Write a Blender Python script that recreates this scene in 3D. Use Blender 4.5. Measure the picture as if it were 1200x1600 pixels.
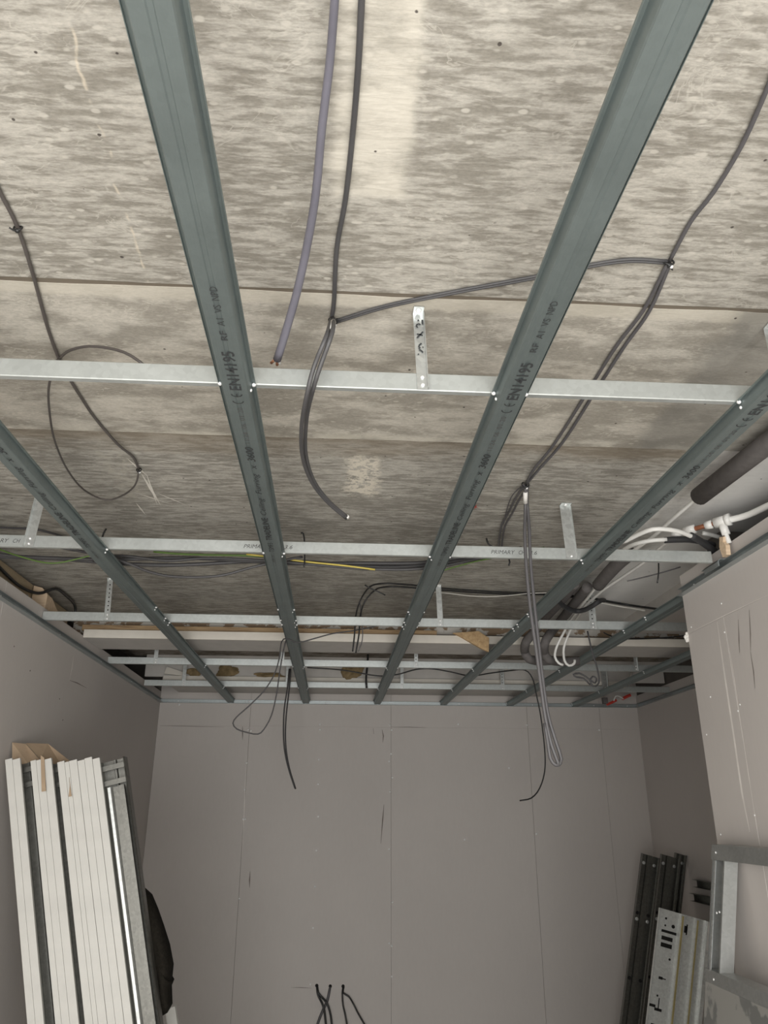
import bpy, bmesh, math, random
from mathutils import Vector, Matrix
random.seed(7)
for o in list(bpy.data.objects): bpy.data.objects.remove(o, do_unlink=True)
SC = bpy.context.scene
COL = SC.collection
V = Vector

# ------------------------------------------------------------------ camera
YAW, PITCH, ROLL, FPX = math.radians(3.662), math.radians(21.256), math.radians(0.168), 1205.67
EYE = V((0, 0, 1.75))
FW = V((math.sin(YAW)*math.cos(PITCH), math.cos(YAW)*math.cos(PITCH), math.sin(PITCH)))
R0 = V((math.cos(YAW), -math.sin(YAW), 0)); U0 = R0.cross(FW)
RT = math.cos(ROLL)*R0 + math.sin(ROLL)*U0
UP = -math.sin(ROLL)*R0 + math.cos(ROLL)*U0
cd = bpy.data.cameras.new('camera'); cam = bpy.data.objects.new('camera', cd); COL.objects.link(cam)
M = Matrix((RT, UP, -FW)).transposed().to_4x4(); M.translation = EYE
cam.matrix_world = M
cd.sensor_fit = 'VERTICAL'; cd.sensor_height = 36.0; cd.lens = 36.0*FPX/1600.0
cd.clip_start = 0.02
SC.camera = cam

# ------------------------------------------------------------------ light
w = bpy.data.worlds.new('daylight_sky'); SC.world = w; w.use_nodes = True
w.node_tree.nodes['Background'].inputs[0].default_value = (0.86, 0.93, 1.0, 1)
w.node_tree.nodes['Background'].inputs[1].default_value = 1.0
YB = -1.0                                   # the glazed end of the room, behind the camera
def area(name, loc, rot, sx, sy, power, col):
    l = bpy.data.lights.new(name, 'AREA'); l.shape = 'RECTANGLE'; l.size = sx; l.size_y = sy
    l.energy = power; l.color = col
    o = bpy.data.objects.new(name, l); COL.objects.link(o); o.location = loc; o.rotation_euler = rot
    return o
area('window_daylight', (0.0, YB+0.03, 1.27), (math.radians(90), 0, 0), 2.56, 2.28, 110, (1.0, 0.985, 0.95))
SC.view_settings.view_transform = 'Standard'; SC.view_settings.look = 'None'
SC.view_settings.exposure = 0.32; SC.view_settings.gamma = 1.0; SC.view_settings.use_curve_mapping = False

# ------------------------------------------------------------------ helpers
def at(x, y, axis, val):
    d = RT*((x-600)/FPX) + UP*((800-y)/FPX) + FW
    i = 'XYZ'.index(axis)
    return EYE + d*((val-EYE[i])/d[i])
LOC = {}
def link(o, parent=None):
    COL.objects.link(o)
    if parent is not None: o.parent = parent
def thing(name, label, cat, base, group=None):
    o = bpy.data.objects.new(name, None); o.empty_display_size = 0.05; o.location = base
    o['label'] = label; o['category'] = cat
    if group: o['group'] = group
    link(o); LOC[o.name] = V(base); return o
def part(name, geo, mat, parent, smooth=False, label=None):
    vs, fs = geo
    L = LOC.get(parent.name, V((0, 0, 0)))
    me = bpy.data.meshes.new(name); me.from_pydata([V(v)-L for v in vs], [], fs); me.materials.append(mat); me.update()
    if smooth: me.shade_smooth()
    o = bpy.data.objects.new(name, me); link(o, parent); LOC[o.name] = L
    if label: o['label'] = label
    return o
def solo(name, geo, mat, label, cat, group=None, smooth=False):
    vs, fs = geo; vs = [V(v) for v in vs]
    b = V(((min(v.x for v in vs)+max(v.x for v in vs))/2, (min(v.y for v in vs)+max(v.y for v in vs))/2, min(v.z for v in vs)))
    me = bpy.data.meshes.new(name); me.from_pydata([v-b for v in vs], [], fs); me.materials.append(mat); me.update()
    if smooth: me.shade_smooth()
    o = bpy.data.objects.new(name, me); o.location = b; link(o); LOC[o.name] = b
    o['label'] = label; o['category'] = cat
    if group: o['group'] = group
    return o
def struct(name, geo, mat):
    vs, fs = geo
    me = bpy.data.meshes.new(name); me.from_pydata([V(v) for v in vs], [], fs); me.materials.append(mat); me.update()
    o = bpy.data.objects.new(name, me); link(o); o['kind'] = 'structure'; LOC[o.name] = V((0, 0, 0)); return o
def join(*gs):
    vs, fs = [], []
    for g in gs:
        n = len(vs); vs += [V(v) for v in g[0]]; fs += [tuple(i+n for i in f) for f in g[1]]
    return vs, fs
def box(x0, x1, y0, y1, z0, z1):
    vs = [V((x, y, z)) for z in (z0, z1) for y in (y0, y1) for x in (x0, x1)]
    return vs, [(0,2,3,1),(4,5,7,6),(0,1,5,4),(2,6,7,3),(0,4,6,2),(1,3,7,5)]
def sheet(pts, t):
    """open 2-D polyline -> closed outline of thickness t (offset to the left of travel)"""
    n = len(pts); off = []
    for i in range(n):
        ns = []
        for a, b in ((i-1, i), (i, i+1)):
            if a < 0 or b >= n: continue
            dx, dy = pts[b][0]-pts[a][0], pts[b][1]-pts[a][1]; l = math.hypot(dx, dy); ns.append((-dy/l, dx/l))
        nx = sum(q[0] for q in ns)/len(ns); ny = sum(q[1] for q in ns)/len(ns); s = nx*nx+ny*ny
        off.append((pts[i][0]+nx/s*t, pts[i][1]+ny/s*t))
    return list(pts), off
def extr(pts, t, frame, s0, s1):
    """sweep a bent sheet profile; frame(u, v, s) -> point"""
    a, b = sheet(pts, t); n = len(a); vs = []
    for s in (s0, s1):
        vs += [frame(u, v, s) for u, v in a] + [frame(u, v, s) for u, v in b]
    m = 2*n; fs = []
    for i in range(n-1):
        fs += [(i, i+1, m+i+1, m+i), (n+i+1, n+i, m+n+i, m+n+i+1), (i, n+i, n+i+1, i+1), (m+i, m+i+1, m+n+i+1, m+n+i)]
    fs += [(0, m, m+n, n), (n-1, n+n-1, m+2*n-1, m+n-1)]
    return vs, fs
def prism(poly, frame, s0, s1):
    n = len(poly); vs = [frame(u, v, s) for s in (s0, s1) for u, v in poly]
    return vs, [tuple(range(n))[::-1], tuple(range(n, 2*n))] + [(i, (i+1) % n, n+(i+1) % n, n+i) for i in range(n)]
def smoothpath(P, step=0.03):
    P = [V(p) for p in P]
    if len(P) < 3: return P
    Q = [2*P[0]-P[1]] + P + [2*P[-1]-P[-2]]; out = []
    for i in range(1, len(Q)-2):
        p0, p1, p2, p3 = Q[i-1:i+3]; k = max(2, min(24, int((p2-p1).length/step)+1))
        for j in range(k):
            t = j/k
            out.append(0.5*((2*p1)+(p2-p0)*t+(2*p0-5*p1+4*p2-p3)*t*t+(3*p1-p0-3*p2+p3)*t**3))
    out.append(P[-1]); return out
def tube(P, r, seg=8, smooth=True, flat=1.0, step=0.03):
    pts = smoothpath(P, step) if smooth else [V(p) for p in P]
    pts = [p for i, p in enumerate(pts) if i == 0 or (p-pts[i-1]).length > 1e-5]
    n = len(pts); vs, fs = [], []
    T = [(pts[min(i+1, n-1)]-pts[max(i-1, 0)]).normalized() for i in range(n)]
    nrm = T[0].cross(V((0, 0, 1)));
    if nrm.length < 1e-3: nrm = T[0].cross(V((1, 0, 0)))
    nrm.normalize()
    for i in range(n):
        nrm = (nrm - T[i]*nrm.dot(T[i])).normalized(); b = T[i].cross(nrm)
        rr = r(i/(n-1)) if callable(r) else r
        for k in range(seg):
            a = 2*math.pi*k/seg; vs.append(pts[i]+nrm*(math.cos(a)*rr)+b*(math.sin(a)*rr*flat))
    for i in range(n-1):
        for k in range(seg):
            k2 = (k+1) % seg; fs.append((i*seg+k, i*seg+k2, (i+1)*seg+k2, (i+1)*seg+k))
    fs += [tuple(range(seg))[::-1], tuple(range((n-1)*seg, n*seg))]
    return vs, fs
def dome(p, nrm, r, h=0.5, seg=8):
    nrm = V(nrm).normalized(); a = nrm.orthogonal().normalized(); b = nrm.cross(a); p = V(p); vs = []
    for rr, hh in ((r, -0.3), (r, 0.35), (r*0.7, 0.8)):
        vs += [p+a*(rr*math.cos(2*math.pi*k/seg))+b*(rr*math.sin(2*math.pi*k/seg))+nrm*(hh*h*r) for k in range(seg)]
    vs.append(p+nrm*(h*r)); fs = [tuple(range(seg))[::-1]]
    for q in range(2):
        for k in range(seg): fs.append((q*seg+k, q*seg+(k+1) % seg, (q+1)*seg+(k+1) % seg, (q+1)*seg+k))
    for k in range(seg): fs.append((2*seg+k, 2*seg+(k+1) % seg, 3*seg))
    return vs, fs
def lump(c, sx, sy, sz, seed, rough=0.3, sub=3):
    bm = bmesh.new(); bmesh.ops.create_icosphere(bm, subdivisions=sub, radius=1.0)
    rnd = random.Random(seed); ph = [(V((rnd.uniform(-4, 4), rnd.uniform(-4, 4), rnd.uniform(-4, 4))), rnd.uniform(0, 6)) for _ in range(7)]
    vs = []
    for v in bm.verts:
        d = 1+rough*sum(math.sin(v.co.dot(k)+p) for k, p in ph)/3.5
        vs.append(V(c)+V((v.co.x*sx*d, v.co.y*sy*d, v.co.z*sz*d)))
    fs = [tuple(x.index for x in f.verts) for f in bm.faces]; bm.free(); return vs, fs
def text_geo(s, org, d, up, length, height, lift=0.0006, shear=0.0, bold=0.0):
    """flat lettering fitted into length x height; org = left end of the baseline"""
    c = bpy.data.curves.new('lettering', 'FONT'); c.body = s; c.size = 1; c.shear = shear; c.offset = bold; c.resolution_u = 2; c.fill_mode = 'FRONT'
    o = bpy.data.objects.new('lettering_tmp', c); COL.objects.link(o)
    dg = bpy.context.evaluated_depsgraph_get(); me = bpy.data.meshes.new_from_object(o.evaluated_get(dg))
    x0 = min(v.co.x for v in me.vertices); x1 = max(v.co.x for v in me.vertices)
    d = V(d).normalized(); up = V(up).normalized(); n = d.cross(up)
    vs = [V(org)+d*((v.co.x-x0)/(x1-x0)*length)+up*(v.co.y/0.72*height)+n*lift for v in me.vertices]
    fs = [tuple(p.vertices) for p in me.polygons]
    bpy.data.objects.remove(o); bpy.data.curves.remove(c); bpy.data.meshes.remove(me)
    return vs, fs

# ------------------------------------------------------------------ materials
class NT:
    def __init__(s, name):
        s.m = bpy.data.materials.new(name); s.m.use_nodes = True; s.t = s.m.node_tree
        s.p = s.t.nodes['Principled BSDF']; s.tc = s.t.nodes.new('ShaderNodeTexCoord')
    def n(s, typ, **kw):
        q = s.t.nodes.new('ShaderNode'+typ)
        for k, v in kw.items():
            if hasattr(q, k): setattr(q, k, v)
        return q
    def put(s, sock, v):
        if hasattr(v, 'is_output'): s.t.links.new(v, sock)
        elif isinstance(v, (tuple, list)) and len(v) == 3 and sock.type == 'RGBA': sock.default_value = (*v, 1)
        else: sock.default_value = v
    def coords(s, scale=(1, 1, 1), loc=(0, 0, 0)):
        q = s.n('Mapping'); s.t.links.new(s.tc.outputs['Object'], q.inputs[0]); q.inputs['Scale'].default_value = scale; q.inputs['Location'].default_value = loc
        return q.outputs[0]
    def noise(s, scale, co=None, detail=4, rough=0.55, dist=0.0):
        q = s.n('TexNoise'); q.inputs['Scale'].default_value = scale; q.inputs['Detail'].default_value = detail
        q.inputs['Roughness'].default_value = rough; q.inputs['Distortion'].default_value = dist
        s.t.links.new(co if co is not None else s.tc.outputs['Object'], q.inputs['Vector']); return q.outputs[0]
    def voro(s, scale, co=None, feature='F1', out='Distance', rnd=1.0):
        q = s.n('TexVoronoi'); q.feature = feature; q.inputs['Scale'].default_value = scale; q.inputs['Randomness'].default_value = rnd
        s.t.links.new(co if co is not None else s.tc.outputs['Object'], q.inputs['Vector']); return q.outputs[out]
    def ramp(s, f, *stops):
        q = s.n('ValToRGB'); e = q.color_ramp.elements
        while len(e) < len(stops): e.new(0.5)
        for i, (p, c) in enumerate(stops): e[i].position = p; e[i].color = (*c, 1) if isinstance(c, tuple) else (c, c, c, 1)
        s.t.links.new(f, q.inputs[0]); return q.outputs[0]
    def math(s, op, a, b=0.0, clamp=False):
        q = s.n('Math'); q.operation = op; q.use_clamp = clamp; s.put(q.inputs[0], a); s.put(q.inputs[1], b); return q.outputs[0]
    def range(s, v, a, b, c=0.0, d=1.0):
        q = s.n('MapRange'); q.interpolation_type = 'SMOOTHSTEP'; s.put(q.inputs[0], v)
        for i, x in enumerate((a, b, c, d)): q.inputs[i+1].default_value = x
        return q.outputs[0]
    def mix(s, f, a, b, mode='MIX'):
        q = s.n('Mix'); q.data_type = 'RGBA'; q.blend_type = mode
        s.put(q.inputs[0], f); s.put(q.inputs[6], a); s.put(q.inputs[7], b); return q.outputs[2]
    def xyz(s):
        q = s.n('SeparateXYZ'); s.t.links.new(s.tc.outputs['Object'], q.inputs[0]); return q.outputs
    def rect(s, x0, x1, y0, y1, soft, wob):
        """soft-edged patch on a slab, wobbled by the value wob"""
        X, Y, Z = s.xyz(); X = s.math('ADD', X, wob); Y = s.math('ADD', Y, wob)
        a = s.math('MULTIPLY', s.range(X, x0, x0+soft), s.range(X, x1-soft, x1, 1, 0))
        b = s.math('MULTIPLY', s.range(Y, y0, y0+soft), s.range(Y, y1-soft, y1, 1, 0))
        return s.math('MULTIPLY', a, b)
    def done(s, col, rough=0.6, metal=0.0, bump=None, bstr=0.2, bdist=0.002, spec=None):
        s.put(s.p.inputs['Base Color'], col); s.put(s.p.inputs['Roughness'], rough); s.put(s.p.inputs['Metallic'], metal)
        if spec is not None: s.p.inputs['Specular IOR Level'].default_value = spec
        if bump is not None:
            q = s.n('Bump'); q.inputs['Strength'].default_value = bstr; q.inputs['Distance'].default_value = bdist
            s.t.links.new(bump, q.inputs['Height']); s.t.links.new(q.outputs[0], s.p.inputs['Normal'])
        return s.m

def concrete(name, dark, light, streak=1.0, extra=None, seed=0.0, spots=0.75):
    n = NT(name)
    sx, sy = (15, 68) if streak > 0.6 else (6, 15)
    big = n.noise(1.3, n.coords(loc=(seed, 0, 0)), 4, 0.6)
    st = n.noise(1.0, n.coords((sx, sy, 5), (seed, seed*2, 0)), 3, 0.5, 0.35)
    fine = n.noise(1.0, n.coords((42, 190, 40), (0, seed, 0)), 3, 0.6)
    cl = n.noise(6, n.coords((1, 1.6, 1), (0, seed, 0)), 6, 0.62)
    f = n.math('ADD', st, n.math('MULTIPLY', n.math('SUBTRACT', fine, 0.5), 0.34))
    f = n.math('ADD', f, n.math('MULTIPLY', n.math('SUBTRACT', cl, 0.5), 0.55))
    f = n.math('ADD', f, n.math('MULTIPLY', n.math('SUBTRACT', big, 0.5), 0.35))
    mid = tuple((a*0.45+b*0.55) for a, b in zip(dark, light))
    col = n.ramp(f, (0.36, dark), (0.455, tuple((a+b)/2 for a, b in zip(dark, mid))), (0.50, mid), (0.60, light), (0.78, tuple(min(1, c*1.15) for c in light)))
    gr = n.range(n.noise(1.0, n.coords((120, 260, 100)), 2, 0.6), 0.3, 0.7, 0.90, 1.10)
    q = n.n('VectorMath'); q.operation = 'SCALE'; n.t.links.new(col, q.inputs[0]); n.t.links.new(gr, q.inputs['Scale']); col = q.outputs[0]
    hi = tuple(min(1, c*1.28) for c in light)
    ve = n.math('ABSOLUTE', n.math('SUBTRACT', n.noise(5.5, n.coords((1, 2.2, 1), (3, seed, 0)), 4, 0.6, 0.8), 0.5))
    col = n.mix(n.math('MULTIPLY', n.range(ve, 0.0, 0.015, 0.5, 0.0), n.range(cl, 0.40, 0.58)), col, hi)
    # milky round spots, a random few of the cells
    vq = n.n('TexVoronoi'); vq.inputs['Scale'].default_value = 27; n.t.links.new(n.coords((1, 1.7, 1), (seed, 0, 0)), vq.inputs['Vector'])
    pick = n.range(n.math('ADD', vq.outputs['Color'], 0.0), 0.52, 0.60)
    sp = n.range(n.math('ADD', vq.outputs['Distance'], n.math('MULTIPLY', fine, 0.16)), 0.23, 0.36, 1, 0)
    col = n.mix(n.math('MULTIPLY', n.math('MULTIPLY', sp, pick), spots), col, hi)
    if extra: col = extra(n, col, cl)
    # blow holes
    pq = n.n('TexVoronoi'); pq.inputs['Scale'].default_value = 15; n.t.links.new(n.coords((1, 1, 1), (seed+5, 1, 0)), pq.inputs['Vector'])
    pit = n.range(n.math('ADD', pq.outputs['Distance'], n.math('MULTIPLY', n.noise(90, None, 2), 0.05)), 0.066, 0.086, 1, 0)
    pit = n.math('MULTIPLY', pit, n.range(n.math('ADD', pq.outputs['Color'], 0.0), 0.36, 0.41))
    col = n.mix(n.math('MULTIPLY', pit, 0.9), col, (0.06, 0.05, 0.045))
    h = n.math('SUBTRACT', n.math('MULTIPLY', f, 0.8), pit)
    return n.done(col, 0.88, 0, h, 0.4, 0.004, spec=0.25)

def ex1(n, col, cl):
    wob = n.math('MULTIPLY', n.math('SUBTRACT', n.noise(14, None, 4), 0.5), 0.05)
    m = n.rect(-0.045, 0.125, 0.3, 1.18, 0.03, wob)
    col = n.mix(n.math('MULTIPLY', m, n.range(cl, 0.35, 0.6, 0.25, 0.75)), col, (0.64, 0.60, 0.52))
    # a thin shrinkage crack
    X, Y, Z = n.xyz()
    k = n.math('ABSOLUTE', n.math('SUBTRACT', n.math('ADD', X, n.math('MULTIPLY', n.noise(9, None, 4), 0.05)), n.math('ADD', -0.385, n.math('MULTIPLY', Y, -0.02))))
    return n.mix(n.math('MULTIPLY', n.range(k, 0.0, 0.005, 0.6, 0.0), n.range(n.noise(30, None, 3), 0.4, 0.6)), col, (0.66, 0.58, 0.46))
def ex2(n, col, cl):
    X, Y, Z = n.xyz()
    w = n.math('ADD', Y, n.math('MULTIPLY', n.math('SUBTRACT', n.noise(1, n.coords((18, 18, 1)), 5, 0.7), 0.5), 0.05))
    col = n.mix(n.math('MULTIPLY', n.range(w, 1.505, 1.525, 1, 0), 0.55), col, (0.56, 0.52, 0.44))
    col = n.mix(n.math('MULTIPLY', n.range(w, 2.15, 2.20, 0, 0.7), n.range(cl, 0.4, 0.6)), col, (0.58, 0.55, 0.47))
    # darker grey band running with the pipes
    xb = n.math('ADD', X, n.math('MULTIPLY', n.math('SUBTRACT', n.noise(6, None, 4), 0.5), 0.16))
    return n.mix(n.math('MULTIPLY', n.range(xb, 0.93, 0.98), 0.55), col, (0.24, 0.235, 0.215))
def ex3(n, col, cl):
    X, Y, Z = n.xyz()
    # brown laitance stain along the joint
    b = n.range(n.math('ADD', Y, n.math('MULTIPLY', n.noise(3, n.coords((1, 4, 1)), 4), 0.25)), 2.36, 2.52, 0.55, 0.0)
    col = n.mix(b, col, (0.22, 0.175, 0.12))
    # plaster splash
    wob = n.math('MULTIPLY', n.math('SUBTRACT', n.noise(30, None, 5, 0.7), 0.5), 0.14)
    m = n.rect(0.005, 0.165, 2.34, 2.72, 0.05, wob)
    col = n.mix(n.math('MULTIPLY', m, n.range(n.noise(34, None, 5, 0.7), 0.42, 0.52)), col, (0.66, 0.61, 0.52))
    m2 = n.rect(-0.83, -0.70, 2.36, 2.82, 0.04, wob)
    col = n.mix(n.math('MULTIPLY', m2, n.range(n.noise(25, None, 4, 0.7), 0.42, 0.6, 0, 0.6)), col, (0.47, 0.44, 0.38))
    # whitewashed strip above the pipes
    wx = n.math('ADD', X, n.math('MULTIPLY', n.math('SUBTRACT', n.noise(5, n.coords((1, 0.5, 1)), 5, 0.65), 0.5), 0.75))
    return n.mix(n.range(wx, 1.08, 1.50, 0, 0.9), col, (0.82, 0.81, 0.79))
M_slab1 = concrete('concrete_streaked', (0.25, 0.232, 0.198), (0.41, 0.387, 0.343), 1.0, ex1, 0.0)
M_slab2 = concrete('concrete_mottled', (0.30, 0.278, 0.238), (0.475, 0.445, 0.39), 0.45, ex2, 3.1, 0.4)
M_slab3 = concrete('concrete_weathered', (0.255, 0.24, 0.21), (0.41, 0.39, 0.35), 0.9, ex3, 6.3, 0.15)
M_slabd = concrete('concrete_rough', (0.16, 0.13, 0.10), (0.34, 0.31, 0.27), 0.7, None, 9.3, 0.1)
M_floor = concrete('concrete_floor', (0.52, 0.50, 0.46), (0.66, 0.63, 0.58), 0.2, None, 1.3, 0.1)

def galv(name, base, rough, metal, spangle=0.12, ribs=False):
    n = NT(name)
    sp = n.voro(90, n.coords((1, 1, 1)), out='Color'); sp = n.math('MULTIPLY', n.math('SUBTRACT', sp, 0.5), spangle)
    cl = n.math('MULTIPLY', n.math('SUBTRACT', n.noise(6, n.coords((1, 1, 1)), 5), 0.5), 0.35)
    f = n.math('ADD', 1.0, n.math('ADD', sp, cl))
    q = n.n('VectorMath'); q.operation = 'SCALE'; q.inputs[0].default_value = base; n.t.links.new(f, q.inputs['Scale'])
    r = n.math('ADD', rough, n.math('MULTIPLY', cl, 0.25))
    if ribs:
        wv = n.n('TexWave'); wv.bands_direction = 'X'; wv.inputs['Scale'].default_value = 55
        n.t.links.new(n.tc.outputs['Object'], wv.inputs[0])
        return n.done(q.outputs[0], r, metal, wv.outputs['Fac'] if 'Fac' in wv.outputs else wv.outputs[1], 0.22, 0.0006)
    return n.done(q.outputs[0], r, metal, n.noise(25, None, 3), 0.05, 0.001)
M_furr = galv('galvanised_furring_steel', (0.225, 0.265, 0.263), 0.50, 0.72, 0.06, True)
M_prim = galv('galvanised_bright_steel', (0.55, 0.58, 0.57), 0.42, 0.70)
M_track = galv('galvanised_track_steel', (0.42, 0.455, 0.46), 0.45, 0.8)
M_strap = galv('galvanised_strap_steel', (0.62, 0.64, 0.63), 0.38, 0.8, 0.25)
M_stud = galv('galvanised_stud_steel', (0.42, 0.43, 0.42), 0.40, 0.75, 0.15)
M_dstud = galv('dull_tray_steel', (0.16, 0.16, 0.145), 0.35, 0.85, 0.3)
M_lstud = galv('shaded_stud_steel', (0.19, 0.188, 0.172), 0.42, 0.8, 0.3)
def plain(name, col, rough=0.6, metal=0.0, var=0.12, scale=12, spec=None, bstr=0.1):
    n = NT(name); f = n.noise(scale, None, 5)
    return n.done(n.ramp(f, (0.3, tuple(c*(1-var) for c in col)), (0.7, tuple(min(1, c*(1+var)) for c in col))), rough, metal, f, bstr, 0.002, spec)
def board_mat():
    n = NT('plasterboard_paper'); big = n.noise(0.9, None, 4); fine = n.noise(60, n.coords((1, 1, 0.3)), 4)
    f = n.math('ADD', n.math('MULTIPLY', big, 0.75), n.math('MULTIPLY', fine, 0.25))
    col = n.ramp(f, (0.32, (0.535, 0.500, 0.475)), (0.68, (0.585, 0.548, 0.520)))
    return n.done(col, 0.62, 0, fine, 0.03, 0.001, spec=0.3)
M_board = board_mat()
M_gyp = plain('gypsum_core', (0.72, 0.70, 0.66), 0.9)
M_mortar = plain('shade_dark_joint_mortar', (0.15, 0.125, 0.095), 0.95)
M_back = plain('dark_cavity_backing', (0.10, 0.09, 0.08), 0.9)
M_screw = plain('zinc_glint_screw', (0.92, 0.92, 0.92), 0.35, 0.3, 0.05)  # zinc whitened so the screws' glint sits in the colour
M_cgrey = plain('grey_cable_sheath', (0.092, 0.088, 0.092), 0.45)
M_cpurp = plain('lilac_grey_cable_sheath', (0.15, 0.145, 0.175), 0.45)
M_cbrown = plain('brown_grey_cable_sheath', (0.085, 0.074, 0.068), 0.45)
M_cmid = plain('mid_grey_cable_sheath', (0.068, 0.066, 0.068), 0.5)
M_cdark = plain('charcoal_cable_sheath', (0.05, 0.048, 0.05), 0.5)
M_cblack = plain('black_cable_sheath', (0.018, 0.018, 0.018), 0.4)
M_cwhite = plain('white_cable_sheath', (0.62, 0.60, 0.55), 0.45)
M_green = plain('green_sleeve', (0.075, 0.135, 0.025), 0.5)
M_yellow = plain('yellow_sleeve', (0.50, 0.40, 0.08), 0.5)
M_copper = plain('copper_strands', (0.75, 0.38, 0.24), 0.35, 0.85)
M_tape = plain('white_tape', (0.75, 0.73, 0.70), 0.5)
M_pipe = plain('white_plastic_pipe', (0.76, 0.75, 0.72), 0.35, 0, 0.04)
M_insul = plain('grey_foam_insulation', (0.135, 0.125, 0.122), 0.85, 0, 0.12, 40, 0.2, 0.3)
M_insblk = plain('black_foam_insulation', (0.03, 0.03, 0.032), 0.7)
M_brass = plain('brown_copper_pipe', (0.33, 0.13, 0.07), 0.4, 0.5)
def wood(name, a, b, sc=(2, 30, 30)):
    n = NT(name); f = n.noise(3, n.coords(sc), 6, 0.6, 0.6)
    return n.done(n.ramp(f, (0.3, a), (0.7, b)), 0.75, 0, f, 0.2, 0.002)
M_timber = wood('sawn_timber', (0.55, 0.40, 0.26), (0.74, 0.58, 0.42))
M_oldwood = wood('brown_batten_wood', (0.22, 0.14, 0.075), (0.48, 0.34, 0.19))
M_chip = wood('torn_chipboard', (0.36, 0.23, 0.11), (0.62, 0.44, 0.25), (14, 14, 14))
M_sheath = wood('brown_sheathing', (0.34, 0.265, 0.17), (0.46, 0.37, 0.25), (1.5, 1.5, 9))
M_card = plain('cardboard', (0.40, 0.295, 0.20), 0.85)
M_white = plain('white_coated_profile', (0.60, 0.59, 0.555), 0.45, 0, 0.04)
M_soffit = plain('white_soffit_board', (0.72, 0.68, 0.61), 0.7, 0, 0.05)
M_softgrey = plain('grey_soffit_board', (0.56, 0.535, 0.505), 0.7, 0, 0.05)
M_foam = plain('brown_expanding_foam', (0.25, 0.185, 0.10), 0.9, 0, 0.35, 25, 0.2, 0.6)
M_cloth = plain('black_brown_cloth', (0.016, 0.014, 0.011), 0.95, 0, 0.3, 90, 0.1, 0.5)
M_ink = plain('black_print_ink', (0.035, 0.038, 0.04), 0.6)
M_inkg = plain('grey_print_ink', (0.09, 0.09, 0.09), 0.6)
M_mark = plain('pencil_smear', (0.21, 0.18, 0.16), 0.8)
M_dustseam = plain('pale_dust_seam_smear', (0.78, 0.74, 0.70), 0.9)
M_red = plain('red_plastic', (0.50, 0.05, 0.035), 0.45)
M_slot = plain('dark_slot', (0.012, 0.011, 0.01), 0.9)
M_gold = plain('yellow_passivated_ridge', (0.72, 0.62, 0.30), 0.3, 0.6)
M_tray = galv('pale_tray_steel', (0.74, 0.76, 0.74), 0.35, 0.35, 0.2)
def patchy():
    n = NT('peeling_plaster'); f = n.noise(9, n.coords((1, 1, 1.6)), 5, 0.6)
    return n.done(n.ramp(f, (0.50, (0.26, 0.185, 0.12)), (0.53, (0.60, 0.57, 0.52))), 0.85, 0, f, 0.5, 0.004)
M_patch = patchy()
M_galvsheet = None

# ------------------------------------------------------------------ room shell
XL, XN, XR, YF, YN = -1.475, 1.484, 2.69, 6.84, 3.125
ZS = 2.855
floor = struct('floor', box(XL-0.3, XR+0.3, YB-0.2, YF+0.3, -0.12, 0.0), M_floor)
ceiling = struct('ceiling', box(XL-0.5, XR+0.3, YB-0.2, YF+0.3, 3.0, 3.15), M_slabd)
def slab_piece(x0, x1, y0, y1, z0, mat, wave=0.0, seed=0):
    """concrete plank with slightly ragged joint edges"""
    rnd = random.Random(seed); n = 60; vs = []; fs = []
    for z in (z0, 3.01):
        for e, yy in ((0, y0), (1, y1)):
            for i in range(n+1):
                j = rnd.uniform(-1, 1)*wave if z == z0 else 0
                vs.append(V((x0+(x1-x0)*i/n, yy+j, z)))
    k = n+1
    for i in range(n):
        fs += [(i, k+i, k+i+1, i+1), (2*k+i, 2*k+i+1, 3*k+i+1, 3*k+i), (i, i+1, 2*k+i+1, 2*k+i), (k+i, 3*k+i, 3*k+i+1, k+i+1)]
    fs += [(0, 2*k, 3*k, k), (n, k+n, 3*k+n, 2*k+n)]
    return vs, fs
part('concrete_plank', slab_piece(XL-0.4, XR+0.2, YB-0.15, 1.457, ZS, M_slab1, 0.0015, 1), M_slab1, ceiling)
part('concrete_plank', slab_piece(XL-0.4, XR+0.2, 1.471, 2.205, ZS, M_slab2, 0.003, 2), M_slab2, ceiling)
part('concrete_plank', slab_piece(XL-0.4, XR+0.2, 2.213, 4.78, ZS+0.012, M_slab3, 0.003, 3), M_slab3, ceiling)
part('joint_mortar', box(XL-0.4, XR+0.2, 1.44, 1.49, ZS+0.0012, ZS+0.06), M_mortar, ceiling)  # mortar coloured dark to stand in for the shade in the groove
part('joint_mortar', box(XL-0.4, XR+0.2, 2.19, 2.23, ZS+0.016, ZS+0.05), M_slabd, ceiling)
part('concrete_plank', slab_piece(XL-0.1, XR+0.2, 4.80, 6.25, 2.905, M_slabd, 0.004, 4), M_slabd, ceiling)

# walls: a dark backing that carries separate plasterboards
def boards(wall, cells, frame, t=0.0125, gap=0.0010, vgap=0.0003):
    out = []
    for (u0, u1, v0, v1, lift) in cells:
        vs = [frame(u, v, s) for s in (0.0, 1.0) for v in (v0+vgap, v1-vgap) for u in (u0+gap, u1-gap)]
        vs = [frame(u, v, (-t if s == 0 else lift)) for s in (0, 1) for v in (v0+vgap, v1-vgap) for u in (u0+gap, u1-gap)]
        o = part('plasterboard', (vs, [(0,2,3,1),(4,5,7,6),(0,1,5,4),(2,6,7,3),(0,4,6,2),(1,3,7,5)]), M_board, wall)
        out.append(o)
    return out
wall_left = struct('wall_left', join(box(XL-0.10, XL-0.0115, YB-0.2, YF+0.2, 0, 2.705), box(XL-0.40, XL-0.30, YB-0.2, YF+0.2, 0, 3.05), box(XL-0.31, XL-0.09, YB-0.2, YF+0.2, 2.3, 2.4)), M_back)
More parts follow.
